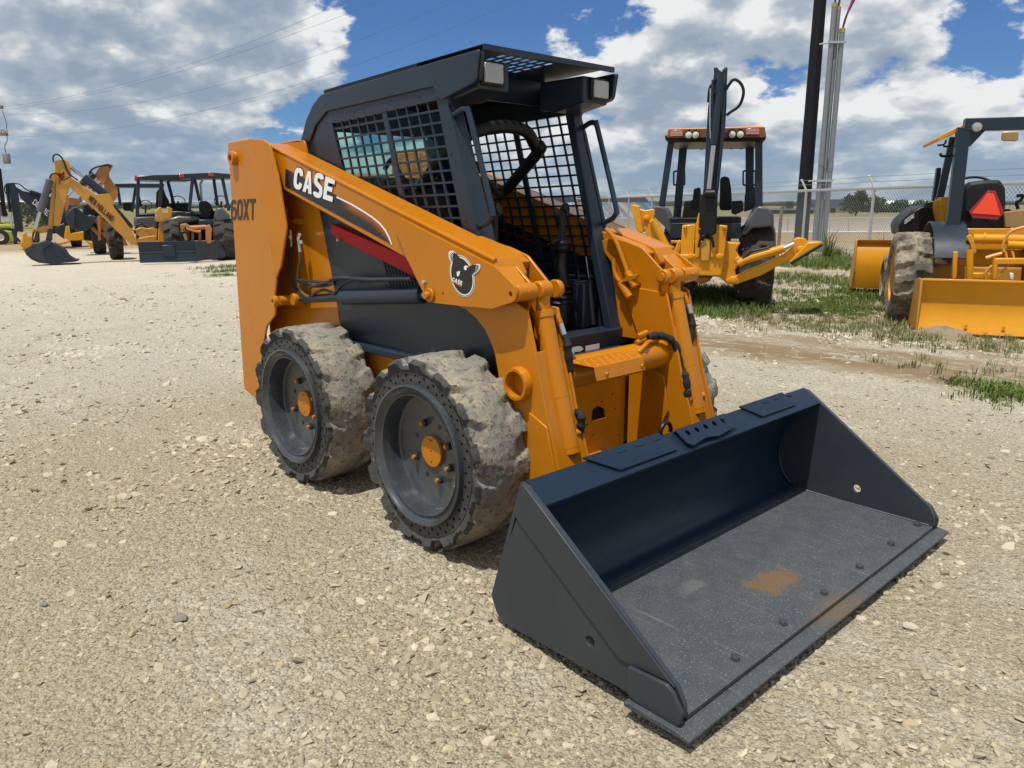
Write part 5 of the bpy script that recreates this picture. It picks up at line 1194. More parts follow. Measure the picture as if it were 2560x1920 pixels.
    o = mb.add(vs, fs).build('soil_heap', MATS['soil'], smooth=20); o.location = tuple(lump); o.rotation_euler = (0, 0, F_.root.rotation_euler[2]); tag(o, 'small heap of dry soil against the yellow box blade', 'soil')
right_tractor()

def backhoe_boom_group():
    YO, OO, S_, BK, FG = MATS['yellow_old'], MATS['orange_old'], MATS['slate'], MATS['black'], MATS['fender_grey']
    # --- dark boom, furthest left
    F_ = Frame('backhoe_dark_boom', 'backhoe with dark blue boom and white letters, far left behind the yellow one', 'backhoe', 110, ('A', 890, 1050, 1.0)); F_.root.name = 'backhoe'
    F_.plate('A', [(58, 432), (130, 430), (165, 500), (215, 850), (215, 885), (140, 880), (130, 820), (88, 520), (60, 505)], -.15, .15, 'dipper', S_)
    F_.plate('A', [(150, 470), (205, 505), (400, 548), (470, 560), (455, 800), (430, 790), (190, 575)], -.18, .18, 'boom', S_)
    F_.bar('A', [(275, 515), (400, 555)], -.2, .09, 'boom_cylinder', BK); F_.bar('A', [(62, 450), (95, 700)], -.2, .06, 'dipper_cylinder', BK)
    F_.bar('A', [(95, 700), (110, 850)], -.2, .035, 'cylinder_rod', MATS['steel'])
    F_.bar('A', [(120, 435), (180, 445), (230, 485), (290, 520)], -.2, .022, 'hose', BK); F_.bar('A', [(60, 440), (40, 480), (55, 530), (75, 525)], -.2, .02, 'hose', BK)
    q0, q1, q2 = (np.array(F_.p3('A', u, v, -.185)) for u, v in ((296, 620), (435, 740), (325, 580)))
    text('boom_lettering', 'DEERE', q0, q1-q0, q2-q0, MATS['white_decal'], F_.root, w=.20, thick=.005)
    F_.plate('A', [(110, 850), (190, 838), (215, 850), (160, 880), (155, 930), (195, 970), (180, 985), (125, 930), (105, 890)], -.12, .12, 'linkage', S_)
    F_.plate('A', [(205, 895), (240, 890), (245, 925), (295, 930), (290, 1010), (270, 1035), (225, 1045), (185, 1010), (205, 960)], -.5, .5, 'bucket', MATS['yellow'], bevel=.03)
    for (a_, s_) in ((2.6, 1), (1.2, -1)): bg_wheel(F_, a_+.2, a_-.2, 1.2, .6, 21, 'dark_tyre')
    F_.plate('A', [(430, 780), (470, 560), (520, 600), (640, 760), (640, 900), (470, 900)], .3, 1.8, 'tractor_body', S_, bevel=.05)
    F_.plate('A', [(500, 850), (590, 800), (610, 860), (640, 900), (590, 950), (510, 890)], -.3, .3, 'loader_bucket', S_, bevel=.03)
    # stabilizer frame in bright yellow
    F_.plate('A', [(590, 935), (610, 830), (640, 830), (650, 900), (760, 880), (790, 900), (780, 960), (640, 965)], -.9, -.6, 'frame', MATS['yellow'], bevel=.02)
    F_.plate('A', [(770, 885), (800, 890), (860, 945), (845, 960), (790, 925)], -1.0, -.85, 'stabilizer_cylinder', MATS['yellow'], bevel=.02)
    F_.plate('A', [(770, 950), (800, 960), (860, 990), (905, 985), (915, 1010), (955, 1045), (830, 1050), (840, 1020)], -1.05, -.8, 'stabilizer_leg', MATS['yellow'], bevel=.02)
    F_.plate('A', [(520, 985), (640, 962), (650, 980), (545, 1010)], -.9, -.7, 'stabilizer_arm', MATS['yellow'], bevel=.02)
    # --- brown boom
    F_ = Frame('backhoe', 'faded orange backhoe with tall boom rising behind the yellow backhoe', 'backhoe', 270, ('A', 1130, 1085, -.4))
    F_.plate('A', [(960, 380), (965, 330), (985, 315), (1005, 325), (1010, 380), (1080, 480), (1088, 520), (1075, 570), (1050, 605), (960, 500)], -.16, .16, 'dipper', OO)
    F_.plate('A', [(740, 440), (850, 400), (905, 300), (940, 272), (1025, 258), (1042, 275), (1010, 330), (960, 440), (870, 520), (790, 470)], -.22, .22, 'boom', OO)
    F_.bar('A', [(745, 445), (870, 350)], -.25, .10, 'cylinder', S_); F_.bar('A', [(625, 550), (760, 430)], -.25, .035, 'cylinder_rod', MATS['steel'])
    F_.bar('A', [(820, 345), (860, 300), (930, 275), (1000, 265), (1020, 290)], -.25, .03, 'hose', BK)
    q0, q1, q2 = (np.array(F_.p3('A', u, v, -.225)) for u, v in ((830, 510), (925, 420), (800, 480)))
    text('boom_lettering', 'CASE', q0, q1-q0, (q2-q0)*1.2, MATS['white_decal'], F_.root, w=.28, thick=.005)
    F_.plate('A', [(605, 560), (640, 565), (720, 580), (745, 545), (760, 600), (700, 640), (640, 620), (625, 690), (600, 690)], -.2, .2, 'linkage', OO)
    F_.plate('A', [(640, 690), (700, 650), (740, 690), (880, 790), (840, 840), (800, 875), (730, 880), (690, 830), (680, 760)], -.4, .4, 'bucket', S_, bevel=.03)
    F_.plate('A', [(640, 690), (690, 650), (690, 830), (725, 880), (650, 850), (610, 780), (600, 740)], -.45, -.405, 'bucket_face', MATS['slate_flat'], bevel=.02)
    F_.plate('A', [(900, 730), (935, 740), (1030, 900), (1040, 960), (990, 960), (930, 900)], .1, .4, 'swing_post', OO)
    F_.plate('A', [(830, 850), (860, 830), (920, 900), (900, 920)], -.1, .1, 'stabilizer_leg', OO); F_.plate('A', [(900, 740), (925, 740), (930, 960), (905, 965)], -.3, -.15, 'stabilizer_leg', OO)
    bg_wheel(F_, 1.55, 1.15, .7, .66, 22, 'dark_tyre'); bg_wheel(F_, -.5, -.1, .7, .66, 23, 'dark_tyre')
    F_.plate('A', [(960, 870), (1130, 900), (1180, 1010), (1040, 1010)], .3, 1.0, 'rear_frame', OO)
    F_.plate('A', [(760, 640), (800, 620), (860, 690), (880, 740), (800, 720)], .8, 1.3, 'seat', MATS['vinyl'], bevel=.05)
    F_.plate('A', [(820, 720), (880, 740), (910, 800), (840, 840), (790, 760)], .4, 1.2, 'fender', FG, bevel=.05)
    canopy_at(F_, [(1060, 437), (1240, 437), (1500, 440), (1510, 475), (1062, 472)], [((1250, 478), (1215, 700)), ((1085, 478), (1110, 640)), ((1255, 470), (1300, 650)), ((1490, 470), (1520, 560))], .8)
    F_.plate('A', [(1175, 437), (1222, 434), (1222, 466), (1178, 468)], .72, .79, 'tail_light', MATS['red_lens'])
    F_.plate('A', [(1130, 615), (1235, 610), (1225, 690), (1140, 690)], 1.2, 1.6, 'seat', MATS['vinyl'], bevel=.05); steering(F_, 1345, 635, 1.6)
    F_.plate('A', [(760, 660), (960, 660), (985, 990), (770, 960)], 1.6, 2.2, 'engine_bay', BK, bevel=.05)
    # --- yellow boom in front
    F_ = Frame('backhoe', 'yellow backhoe with black lettered boom and grey digging bucket resting on gravel', 'backhoe', 240, ('A', 430, 1178, .3))
    F_.plate('A', [(495, 235), (530, 222), (600, 220), (635, 240), (650, 320), (655, 385), (550, 830), (490, 830), (510, 560), (520, 380)], -.16, .16, 'dipper', YO)
    F_.plate('A', [(480, 470), (500, 380), (520, 380), (500, 700), (470, 960), (428, 950)], -.10, .10, 'dipper_side', MATS['yellow_old'])
    F_.plate('A', [(440, 405), (470, 365), (500, 345), (500, 235), (525, 240), (515, 400), (500, 470), (470, 470)], -.14, .14, 'dipper_bracket', YO)
    F_.plate('A', [(632, 400), (650, 385), (680, 400), (880, 540), (1005, 530), (1048, 600), (1045, 650), (1200, 850), (1270, 980), (1215, 1010), (1000, 800), (720, 540), (640, 470)], -.17, .17, 'boom', YO, r=.04)
    q0, q1, q2 = (np.array(F_.p3('A', u, v, -.178)) for u, v in ((812, 588), (1030, 792), (838, 543)))
    text('boom_lettering', 'NEW HOLLAND', q0, q1-q0, q2-q0, MATS['black_decal'], F_.root, w=.28, thick=.006, gap=.16)
    q0, q1, q2 = (np.array(F_.p3('A', u, v, -.168)) for u, v in ((556, 445), (560, 385), (538, 442)))
    text('dipper_lettering', 'LB115B', q0, (q1-q0)*1.7, q2-q0, MATS['black_decal'], F_.root, w=.26, thick=.006)
    F_.plate('A', [(552, 360), (592, 318), (594, 375), (572, 410)], -.172, -.163, 'red_decal', MATS['red'])
    F_.bar('A', [(460, 405), (370, 700)], -.2, .10, 'bucket_cylinder', MATS['fender_grey'], n=14); F_.bar('A', [(370, 700), (325, 850)], -.2, .05, 'cylinder_rod', MATS['steel'], n=12)
    F_.bar('A', [(770, 380), (985, 550)], -.05, .12, 'dipper_cylinder', S_, n=14); F_.bar('A', [(650, 285), (770, 380)], -.05, .05, 'cylinder_rod', MATS['steel'])
    F_.bar('A', [(492, 240), (490, 190), (520, 168), (560, 190), (590, 240), (630, 340), (720, 410)], -.2, .022, 'hose', BK); F_.bar('A', [(455, 390), (480, 350), (530, 350), (570, 400), (600, 395), (640, 380)], -.2, .022, 'hose', BK)
    F_.plate('A', [(1050, 630), (1110, 690), (1230, 830), (1210, 860), (1080, 720)], .0, .25, 'boom_cylinder', S_, bevel=.03)
    F_.plate('A', [(295, 860), (330, 850), (450, 825), (480, 850), (470, 880), (360, 900), (365, 975), (330, 980), (325, 890), (300, 900), (305, 990), (290, 985)], -.14, .14, 'bucket_link', MATS['yellow_old'])
    bk = empty('digging_bucket', (0, 0, 0), 0, F_.root)
    F_.plate('A', [(218, 1048), (285, 1012), (300, 985), (345, 985), (420, 960), (490, 985), (400, 1045), (420, 1110), (440, 1178), (360, 1170), (290, 1140), (240, 1095)], -.45, .0, 'bucket_face', MATS['slate_flat'], bk, bevel=.02)
    F_.plate('A', [(395, 1046), (492, 986), (540, 1010), (600, 1050), (640, 1110), (690, 1140), (735, 1146), (690, 1160), (560, 1172), (435, 1178), (405, 1120)], -.43, .42, 'bucket_side', S_, bk, bevel=.02)
    F_.plate('A', [(300, 985), (330, 880), (360, 885), (350, 1005), (320, 1045)], -.2, .15, 'bucket_ear', MATS['slate_flat'], bk); F_.plate('A', [(420, 960), (440, 860), (480, 850), (480, 960), (450, 990)], -.2, .15, 'bucket_ear', MATS['slate_flat'], bk)
    F_.plate('A', [(1180, 840), (1260, 870), (1450, 855), (1455, 900), (1440, 985), (1260, 1010), (1220, 990), (1290, 930)], -.1, .3, 'rear_frame', YO, bevel=.02)
    F_.bar('A', [(1250, 870), (1300, 850), (1360, 860), (1420, 855), (1440, 930)], -.2, .03, 'pipe', YO); F_.bar('A', [(1290, 950), (1350, 935), (1440, 925)], -.2, .03, 'pipe', YO)
    F_.bar('A', [(1240, 900), (1260, 830), (1310, 810), (1350, 850)], -.1, .025, 'hose', BK)
    st = empty('stabilizer_leg', (0, 0, 0), 0, F_.root)
    F_.plate('A', [(1470, 790), (1520, 790), (1510, 985), (1455, 985)], -.3, -.1, 'leg', YO, st); F_.plate('A', [(1436, 690), (1470, 655), (1490, 660), (1495, 700), (1540, 700), (1542, 650), (1560, 655), (1590, 670), (1585, 740), (1575, 780), (1540, 795), (1440, 790), (1432, 760)], -.35, -.05, 'pad', YO, st, bevel=.02)
    bg_wheel(F_, 2.3, 1.9, 1.6, .68, 24, 'dark_tyre'); bg_wheel(F_, .35, .75, 1.6, .68, 25, 'dark_tyre')
    F_.plate('A', [(1255, 750), (1450, 745), (1450, 850), (1255, 840)], .3, 1.9, 'deck', FG, bevel=.03)
    F_.plate('A', [(1450, 760), (1560, 740), (1640, 705), (1740, 700), (1790, 760), (1740, 790), (1600, 810), (1520, 825), (1450, 820)], .9, 1.9, 'fender', FG, bevel=.05)
    F_.plate('A', [(1262, 715), (1700, 700), (1700, 965), (1262, 965)], 2.4, 3.2, 'engine_bay', BK, bevel=.05)
    canopy_at(F_, [(1268, 372), (1420, 358), (1640, 356), (1770, 385), (1765, 415), (1268, 405)], [((1275, 405), (1265, 745)), ((1487, 405), (1475, 660)), ((1545, 410), (1600, 620)), ((1500, 440), (1440, 650))], .6)
    for u in (1296, 1324, 1366, 1398):
        p = Vector(F_.p3('A', u, 386, .52)); MB().lathe([(.075, .06), (.08, 0), (.05, -.015), (0, -.02)], p, (0, 1, 0), 16).build('work_lamp', MATS['lamp_white'], F_.root)
    F_.bar('A', [(1240, 385), (1265, 388)], .55, .09, 'beacon', MATS['red_lens']); F_.plate('A', [(1425, 378), (1460, 376), (1460, 396), (1428, 398)], .53, .58, 'tail_light', MATS['red_lens'])
    F_.plate('A', [(1445, 520), (1470, 480), (1500, 490), (1560, 600), (1560, 660), (1440, 660)], 1.2, 1.5, 'seat', MATS['vinyl'], bevel=.05); steering(F_, 1642, 600, 1.8)
    F_.plate('A', [(1560, 620), (1750, 615), (1745, 700), (1560, 690)], 1.6, 2.6, 'console', BK, bevel=.03)
def canopy_at(F_, roof, posts, d):
    F_.plate('A', roof, d-.1, d+1.5, 'canopy', MATS['slate'], bevel=.02)
    for i, (a, b) in enumerate(posts):
        dd = d if i < 2 else d+1.3; F_.beam(F_.p3('A', *a, dd), F_.p3('A', *b, dd), .10, .10, 'canopy_post', MATS['slate'])
def steering(F_, u, v, d):
    c = F_.p3('A', u, v, d); MB().tube([(c[0]+.22*math.cos(t), c[1]+.10*math.sin(t), c[2]+.17*math.sin(t)) for t in np.linspace(0, 2*math.pi, 24)[:-1]], .016, 6, closed=True).build('steering_wheel', MATS['black'], F_.root)
    F_.bar('A', [(u, v), (u-5, v+80)], d, .03, 'steering_column', MATS['black'])
backhoe_boom_group()

def left_tractor():
    F_ = Frame('tractor', 'dark canopied tractor with orange rear linkage and slate box blade on gravel', 'tractor', 520, ('A', 1500, 1172, 1.0))
    S_, FG, BK, O_ = MATS['slate'], MATS['fender_grey'], MATS['black'], MATS['orange_old']
    bg_wheel(F_, *(F_.tr('A', 2160, 950, .3)[0], F_.tr('A', 1975, 950, .3)[0]), .3, .66, 31, 'dark_tyre')
    bg_wheel(F_, *(F_.tr('A', 1530, 900, .3)[0]-.05, F_.tr('A', 1660, 900, .3)[0]), .3, .66, 32, 'dark_tyre')
    canopy_at(F_, [(1640, 345), (1960, 335), (2130, 350), (2130, 392), (1650, 392)], [((1775, 392), (1745, 690)), ((2050, 392), (2110, 690)), ((1795, 405), (1840, 600)), ((1970, 400), (2005, 640))], .2)
    for (u, v) in ((1672, 366), (1945, 356)): F_.plate('A', [(u-26, v-16), (u+22, v-16), (u+26, v+14), (u-22, v+16)], .04, .10, 'tail_light', MATS['red_lens'])
    F_.bar('A', [(1745, 660), (1752, 690), (1800, 712), (1850, 716)], .2, .05, 'canopy_foot', S_, n=8)
    F_.plate('A', [(1832, 615), (1850, 600), (1905, 598), (1945, 630), (1968, 690), (1950, 750), (1930, 775), (1850, 775), (1835, 700)], .6, .85, 'seat_back', MATS['vinyl'], bevel=.06, r=.06)
    F_.plate('A', [(1560, 760), (1640, 735), (1700, 740), (1840, 745), (1845, 780), (1700, 800), (1600, 830), (1520, 825)], .2, 1.0, 'fender', FG, bevel=.06)
    F_.plate('A', [(1968, 740), (2000, 660), (2050, 660), (2130, 740), (2110, 765), (2010, 798), (1980, 780)], -.05, .9, 'fender', FG, bevel=.06)
    F_.bar('A', [(1862, 620), (1852, 480), (1850, 440), (1872, 405)], 1.6, .04, 'exhaust', MATS['zinc']); steering(F_, 2040, 600, 1.4)
    F_.plate('A', [(1830, 770), (1960, 770), (1960, 830), (1830, 830)], -.1, .5, 'transmission_case', S_, bevel=.03)
    F_.plate('A', [(1660, 812), (1720, 805), (1760, 835), (1830, 838), (1835, 862), (1760, 862), (1700, 840), (1690, 880), (1668, 880)], -.6, -.45, 'lift_lever', O_, bevel=.02)
    F_.bar('A', [(1740, 848), (1900, 840)], -.5, .075, 'rocker_shaft', O_, n=14)
    for x in (1770, 1838, 1905): F_.plate('A', [(x-10, 840), (x+14, 838), (x+18, 990), (x-10, 990)], -.55, -.42, 'upright', O_, bevel=.015)
    F_.plate('A', [(1895, 830), (1930, 815), (1955, 850), (1945, 990), (1895, 990)], -.7, -.5, 'side_bracket', O_, bevel=.02)
    F_.plate('A', [(1655, 875), (1750, 872), (1755, 985), (1660, 985)], -.75, -.5, 'tool_case', BK, bevel=.03); F_.bar('A', [(1715, 855), (1800, 880), (1850, 880)], -.6, .04, 'tilt_rod', O_)
    F_.bar('A', [(1700, 900), (1720, 960)], -.8, .05, 'coupler', O_)
    F_.plate('A', [(1700, 700), (2010, 690), (2010, 965), (1700, 965)], 1.0, 2.6, 'tractor_body', BK, bevel=.05)
    bl = empty('box_blade', (0, 0, 0), 0, F_.root); d0 = -1.0
    P_ = [F_.tr('A', u, v, d0) for u, v in ((1268, 978), (1275, 1170), (1795, 978))]
    z1, z0, x0, x1 = P_[0][1], max(.02, P_[1][1]), P_[0][0], P_[2][0]; zm = z0+(z1-z0)*.5
    pr = [(d0, z1), (d0+.06, zm), (d0-.03, z0), (d0-.01, z0), (d0+.08, zm), (d0+.02, z1)]
    MB().prism(pr, lambda a, b, t: (t, a, b), x0, x1).build('mouldboard', S_, bl, bevel=.005)
    for q_ in (.18, .47, .74): MB().box((x0+.01, d0-.006+.05*math.sin(q_*3.1), z0+(z1-z0)*q_), (x1-.01, d0+.02+.05*math.sin(q_*3.1), z0+(z1-z0)*q_+.03)).build('blade_rib', MATS['fender_grey'], bl)
    xm = (x0+x1)/2+.05; MB().box((xm-.18, d0-.03, zm-.14), (xm+.16, d0+.05, z1-.1)).build('centre_plate', S_, bl, bevel=.02)
    MB().box((x0, d0-.02, z1-.03), (x1, d0+.04, z1+.01)).build('top_edge', S_, bl, bevel=.008)
    sp = [F_.tr('A', u, v, d0) for u, v in ((1795, 978), (1985, 985))]
    a = sp[1][0]
    MB().add([(x1, d0, z1), (x1, d0-.02, z0), (x1+.85, d0+.75, z1-.05), (x1+.85, d0+.75, z0+.06), (x1+.01, d0+.04, z1), (x1+.01, d0+.04, z0), (x1+.86, d0+.80, z1-.05), (x1+.86, d0+.80, z0+.06)], [(0,1,3,2),(4,5,7,6),(0,2,6,4),(1,3,7,5),(0,1,5,4),(2,3,7,6)]).build('side_plate', MATS['slate_flat'], bl)
left_tractor()

def forklift():
    F_ = Frame('forklift', 'lime green forklift with tall dark mast and white gas bottle, at the left frame edge', 'forklift', 20, ('A', 5, 1003, .6))
    L_, BK = MATS['lime'], MATS['black']
    F_.plate('A', [(-160, 880), (0, 860), (60, 865), (150, 880), (165, 985), (60, 990), (-160, 990)], -.5, .5, 'body', L_, bevel=.08)
    F_.plate('A', [(-160, 815), (140, 815), (150, 850), (-160, 870)], -.45, .45, 'hood', L_, bevel=.06); F_.plate('A', [(-150, 848), (148, 848), (150, 882), (-150, 882)], -.47, .47, 'hood_band', MATS['slate'], bevel=.03)
    p = Vector(F_.p3('A', 10, 768, 0)); q = Vector(F_.p3('A', 145, 768, 0)); MB().tube([p, p+(q-p)*.06, p+(q-p)*.94, q], [.12, .17, .17, .12], 18).build('gas_bottle', MATS['white_paint'], F_.root)
    F_.beam(F_.p3('A', -10, 300, -.1), F_.p3('A', 42, 735, -.1), .18, .2, 'mast', BK); F_.beam(F_.p3('A', 28, 620, .2), F_.p3('A', 64, 735, .2), .10, .1, 'mast', BK)
    F_.plate('A', [(-60, 610), (50, 612), (50, 632), (-60, 635)], -.3, .8, 'guard', BK)
    c = F_.p3('A', 5, 955, -.56); w = MB().lathe([(.16, 0), (.33, .0), (.36, .04), (.36, .26), (.33, .3)], (c[0], c[1], .36), (0, 1, 0), 32).build('wheel', MATS['dark_tyre'], F_.root)
    MB().lathe([(.16, .01), (.12, .05), (0, .06)], (c[0], c[1], .36), (0, 1, 0), 24).build('rim', MATS['white_paint'], w)
    F_.bar('A', [(125, 960), (160, 960)], -.3, .3, 'wheel', MATS['dark_tyre'], n=20)
forklift()
# ------------------------------------------------------------------ fence, poles, far background
F2 = AX[2][:2]/np.linalg.norm(AX[2][:2]); S2 = np.array([F2[1], -F2[0]])
def at(px, depth, z=None):
    """world point in the direction of photo column px at a forward distance"""
    lat = (px-1280)/FPX*depth*math.cos(PITCH); P_ = CAM[:2]+F2*depth+S2*lat
    return np.array([P_[0], P_[1], float(gz(*P_)) if z is None else z])
def fence(name, label, A, B, H, spacing, barbed=True, cell=.115):
    root = empty(name, tuple(A)); tag(root, label, 'fence')
    v = (B-A); L = float(np.hypot(v[0], v[1])); root.rotation_euler = (0, 0, math.atan2(v[1], v[0])); Z = MATS['zinc']
    n = max(1, round(L/spacing)); sp = L/n
    pm = MB().cyl((0, 0, -.1), (0, 0, H+.02),   .045, n=10); post0 = None
    for i in range(n+1):
        x = i*sp
        if post0 is None: post0 = pm.build('post', Z, root); p = post0; me_arm = MB().tube([(0, 0, H+.0), (0, -.18, H+.30), (0, -.22, H+.36)], .030, 8).build('barb_arm', MATS['white_paint'], p)
        else:
            p = post0.copy(); COL.objects.link(p); p.parent = root; a = me_arm.copy(); COL.objects.link(a); a.parent = p
        p.location = (x, 0, 0)
        if not barbed: bpy.data.objects.remove([c for c in p.children][0]); 
        if not barbed and i == 0: me_arm = None
        if not barbed: break
    MB().cyl((0, 0, H), (L, 0, H), .045, n=10).build('top_rail', Z, root)
    # chain link: crossing diagonal wires
    mb = MB(); w = .0055
    for dirn in (1, -1):
        k = int((L+H)/cell)
        for i in range(-int(H/cell), int(L/cell)+1):
            x0 = i*cell if dirn > 0 else i*cell+H; x1 = x0+dirn*H; z0, z1 = .05, H
            a, b = (x0, z0), (x1, z1)
            # clip to the run of the fence
            def clip(p, q):
                if p[0] < 0: t = (0-p[0])/(q[0]-p[0]); p = (0, p[1]+(q[1]-p[1])*t)
                if p[0] > L: t = (L-p[0])/(q[0]-p[0]); p = (L, p[1]+(q[1]-p[1])*t)
                return p
            if max(x0, x1) <= 0 or min(x0, x1) >= L: continue
            a, b = clip(a, b), clip(b, a); y = .045+.003*dirn
            mb.add([(a[0]-w, y, a[1]), (a[0]+w, y, a[1]), (b[0]+w, y, b[1]), (b[0]-w, y, b[1]), (a[0], y+w*1.6, a[1]), (b[0], y+w*1.6, b[1])], [(0,1,2,3),(1,4,5,2),(4,0,3,5)])
    o = mb.build('chain_link', MATS['galv'], root); o['kind'] = 'stuff'
    if barbed:
        for j, (y, z) in enumerate(((-.11, H+.19), (-.20, H+.33))):
            pts = []; 
            for i in range(n*4+1): pts.append((i*sp/4, y, z-.02*math.sin(math.pi*(i % 4)/4)))
            MB().tube(pts, .006, 4).build('barbed_wire', MATS['galv'], root)
    return root
fence('chain_link_fence', 'galvanised chain link fence with barbed wire, behind the backhoe and tractor', at(1444, 54), at(2738, 16.0), 2.13, 3.42)
fence('chain_link_fence', 'distant chain link fence behind the dark boom at the far left', at(-120, 52), at(560, 60), 2.1, 3.0)

def utility_poles():
    # black steel pole
    b = at(2011, 28.6); t_ = CAM+ray('X', 2056, 0)*0
    o = MB().tube([(0, 0, -.3), (.0, 0, 6), (0, 0, 14)], [.255, .225, .17], 20).build('utility_pole', MATS['dark_pole']); o.location = tuple(b); tag(o, 'tall black utility pole behind the chain link fence', 'pole')
    # grey conduit risers strapped beside it
    root = empty('conduit_riser', tuple(at(2058, 27.9))); tag(root, 'bundle of grey metal conduits standing beside the black pole', 'conduit')
    r0 = root.location; e = Vector((S2[0], S2[1], 0)); f = Vector((F2[0], F2[1], 0))
    tops = (8.15, 8.05, 7.35); offs = (-.17, .0, .165)
    for i in range(3):
        p = e*offs[i]+f*(.10 if i == 1 else 0); MB().cyl(p+Vector((0, 0, -.3)), p+Vector((0, 0, tops[i])), .088, n=16).build('conduit', MATS['galv'], root)
        MB().cyl(p+Vector((0, 0, tops[i])), p+Vector((0, 0, tops[i]+.13)), .094, n=16).build('bushing', MATS['brass'], root)
        MB().cyl(p+Vector((0, 0, 3.0-.1*i)), p+Vector((0, 0, 3.35-.1*i)), .098, n=16).build('coupling', MATS['galv'], root)
        for k in range(2):
            pts = [p+Vector((0, 0, tops[i]+.1)), p+Vector((0, 0, tops[i]+.6))+e*(.02+.05*i), p+Vector((0, 0, tops[i]+1.4))+e*((-.15-.1*k) if i == 0 else .12+.14*i+.1*k), p+Vector((0, 0, tops[i]+2.4))+e*((-.4-.1*k) if i == 0 else .35+.25*i+.15*k)]
            MB().tube(curve(pts, 6), .035, 8).build('cable', MATS['rubber_hose'] if i == 0 or k else MATS['smv_red'], root)
    for z in (1.55+.9, 7.0):
        MB().box((-.28, -.115, z), (.28, .02, z+.07)).build('strap', MATS['zinc'], root).rotation_euler = (0, 0, math.atan2(S2[1], S2[0]))
        a = Vector((0, 0, z+.035))-e*.25; MB().tube([a, a-e*.22+f*.25], .03, 8).build('standoff', MATS['zinc'], root)
    # wooden pole with transformer at the left frame edge
    pl = at(2, 54.0); root = empty('power_pole', tuple(pl)); tag(root, 'power pole with grey transformer can, at the left frame edge', 'pole')
    def lz(py): return float(CAM[2]+(508+9.5-py)/FPX*54-pl[2])
    MB().tube([(0, 0, -.3), (0, 0, lz(225))], [.19, .13], 14).build('pole', MATS['wood'], root)
    px_m = 54/FPX; e = Vector((S2[0], S2[1], 0))
    def bx(a0, a1, y0, y1, nm, mat, dp=.12):
        mb = MB().box((a0*px_m, -dp, lz(y1)), (a1*px_m, dp, lz(y0))); o = mb.build(nm, mat, root, bevel=.01); o.rotation_euler = (0, 0, math.atan2(S2[1], S2[0])); return o
    bx(2, 44, 342, 349, 'crossarm', MATS['wood']); bx(0, 42, 281, 288, 'crossarm', MATS['wood'])
    for u in (30, 36, 44): bx(u-1.5, u+1.5, 334, 343, 'insulator', MATS['concrete'], .05)
    c = e*(34*px_m); MB().lathe([(0, 0), (.20, .0), (.235, .05), (.235, .60), (.20, .66), (0, .68)], c+Vector((0, 0, lz(413))), (0, 0, 1), 20).build('transformer', MATS['galv'], root)
    MB().tube(curve([c+Vector((0, 0, lz(388))), c+Vector((.02, 0, lz(372))), c+e*.22+Vector((0, 0, lz(360))), c+e*.25+Vector((0, 0, lz(344)))], 5), .025, 6).build('lead', MATS['rubber_hose'], root)
    MB().tube(curve([e*(40*px_m)+Vector((0, 0, lz(342))), e*(46*px_m)+Vector((0, 0, lz(322))), e*(40*px_m)+Vector((0, 0, lz(290)))], 5), .02, 6).build('lead', MATS['rubber_hose'], root)
    # overhead wires between the two poles: photo columns projected on the vertical plane of the line
    A = at(2, 54.0); B = at(2011, 28.6); dv = (B-A)[:2]; L = np.linalg.norm(dv); dv = dv/L; nrm = np.array([-dv[1], dv[0]])
    names = ('uppermost', 'second', 'third', 'lowest')
    rows = ([(0, 535), (500, 462), (1000, 298), (1400, 150), (1765, 0)], [(0, 555), (500, 470), (1000, 325), (1500, 165), (1915, 0)], [(20, 572), (500, 555), (1000, 450), (1500, 305), (2205, 45)], [(40, 688), (500, 660), (1000, 560), (1500, 420), (2205, 172)])
    for i, pts in enumerate(rows):
        ss, zz = [], []
        for u, v in pts:
            r = ray('J', u, v); t = float(nrm@(A[:2]-CAM[:2]))/float(nrm@r[:2]); p = CAM+r*t; ss.append(float(dv@(p[:2]-A[:2]))); zz.append(p[2])
        c = np.polyfit(ss, zz, 2); s_ = np.linspace(0.0, L, 40); z_ = np.polyval(c, s_)
        off = nrm*(.25*i-.4)
        P_ = [(A[0]+dv[0]*q, A[1]+dv[1]*q, z) for q, z in zip(s_, z_)]; o0 = Vector(P_[0])
        o = MB().tube([Vector(p)-o0 for p in P_], .0055, 5).build('power_line', MATS['wire']); o.location = o0; tag(o, '%s of the four power lines crossing the sky on the left' % names[i], 'power line', 'overhead power lines')
utility_poles()

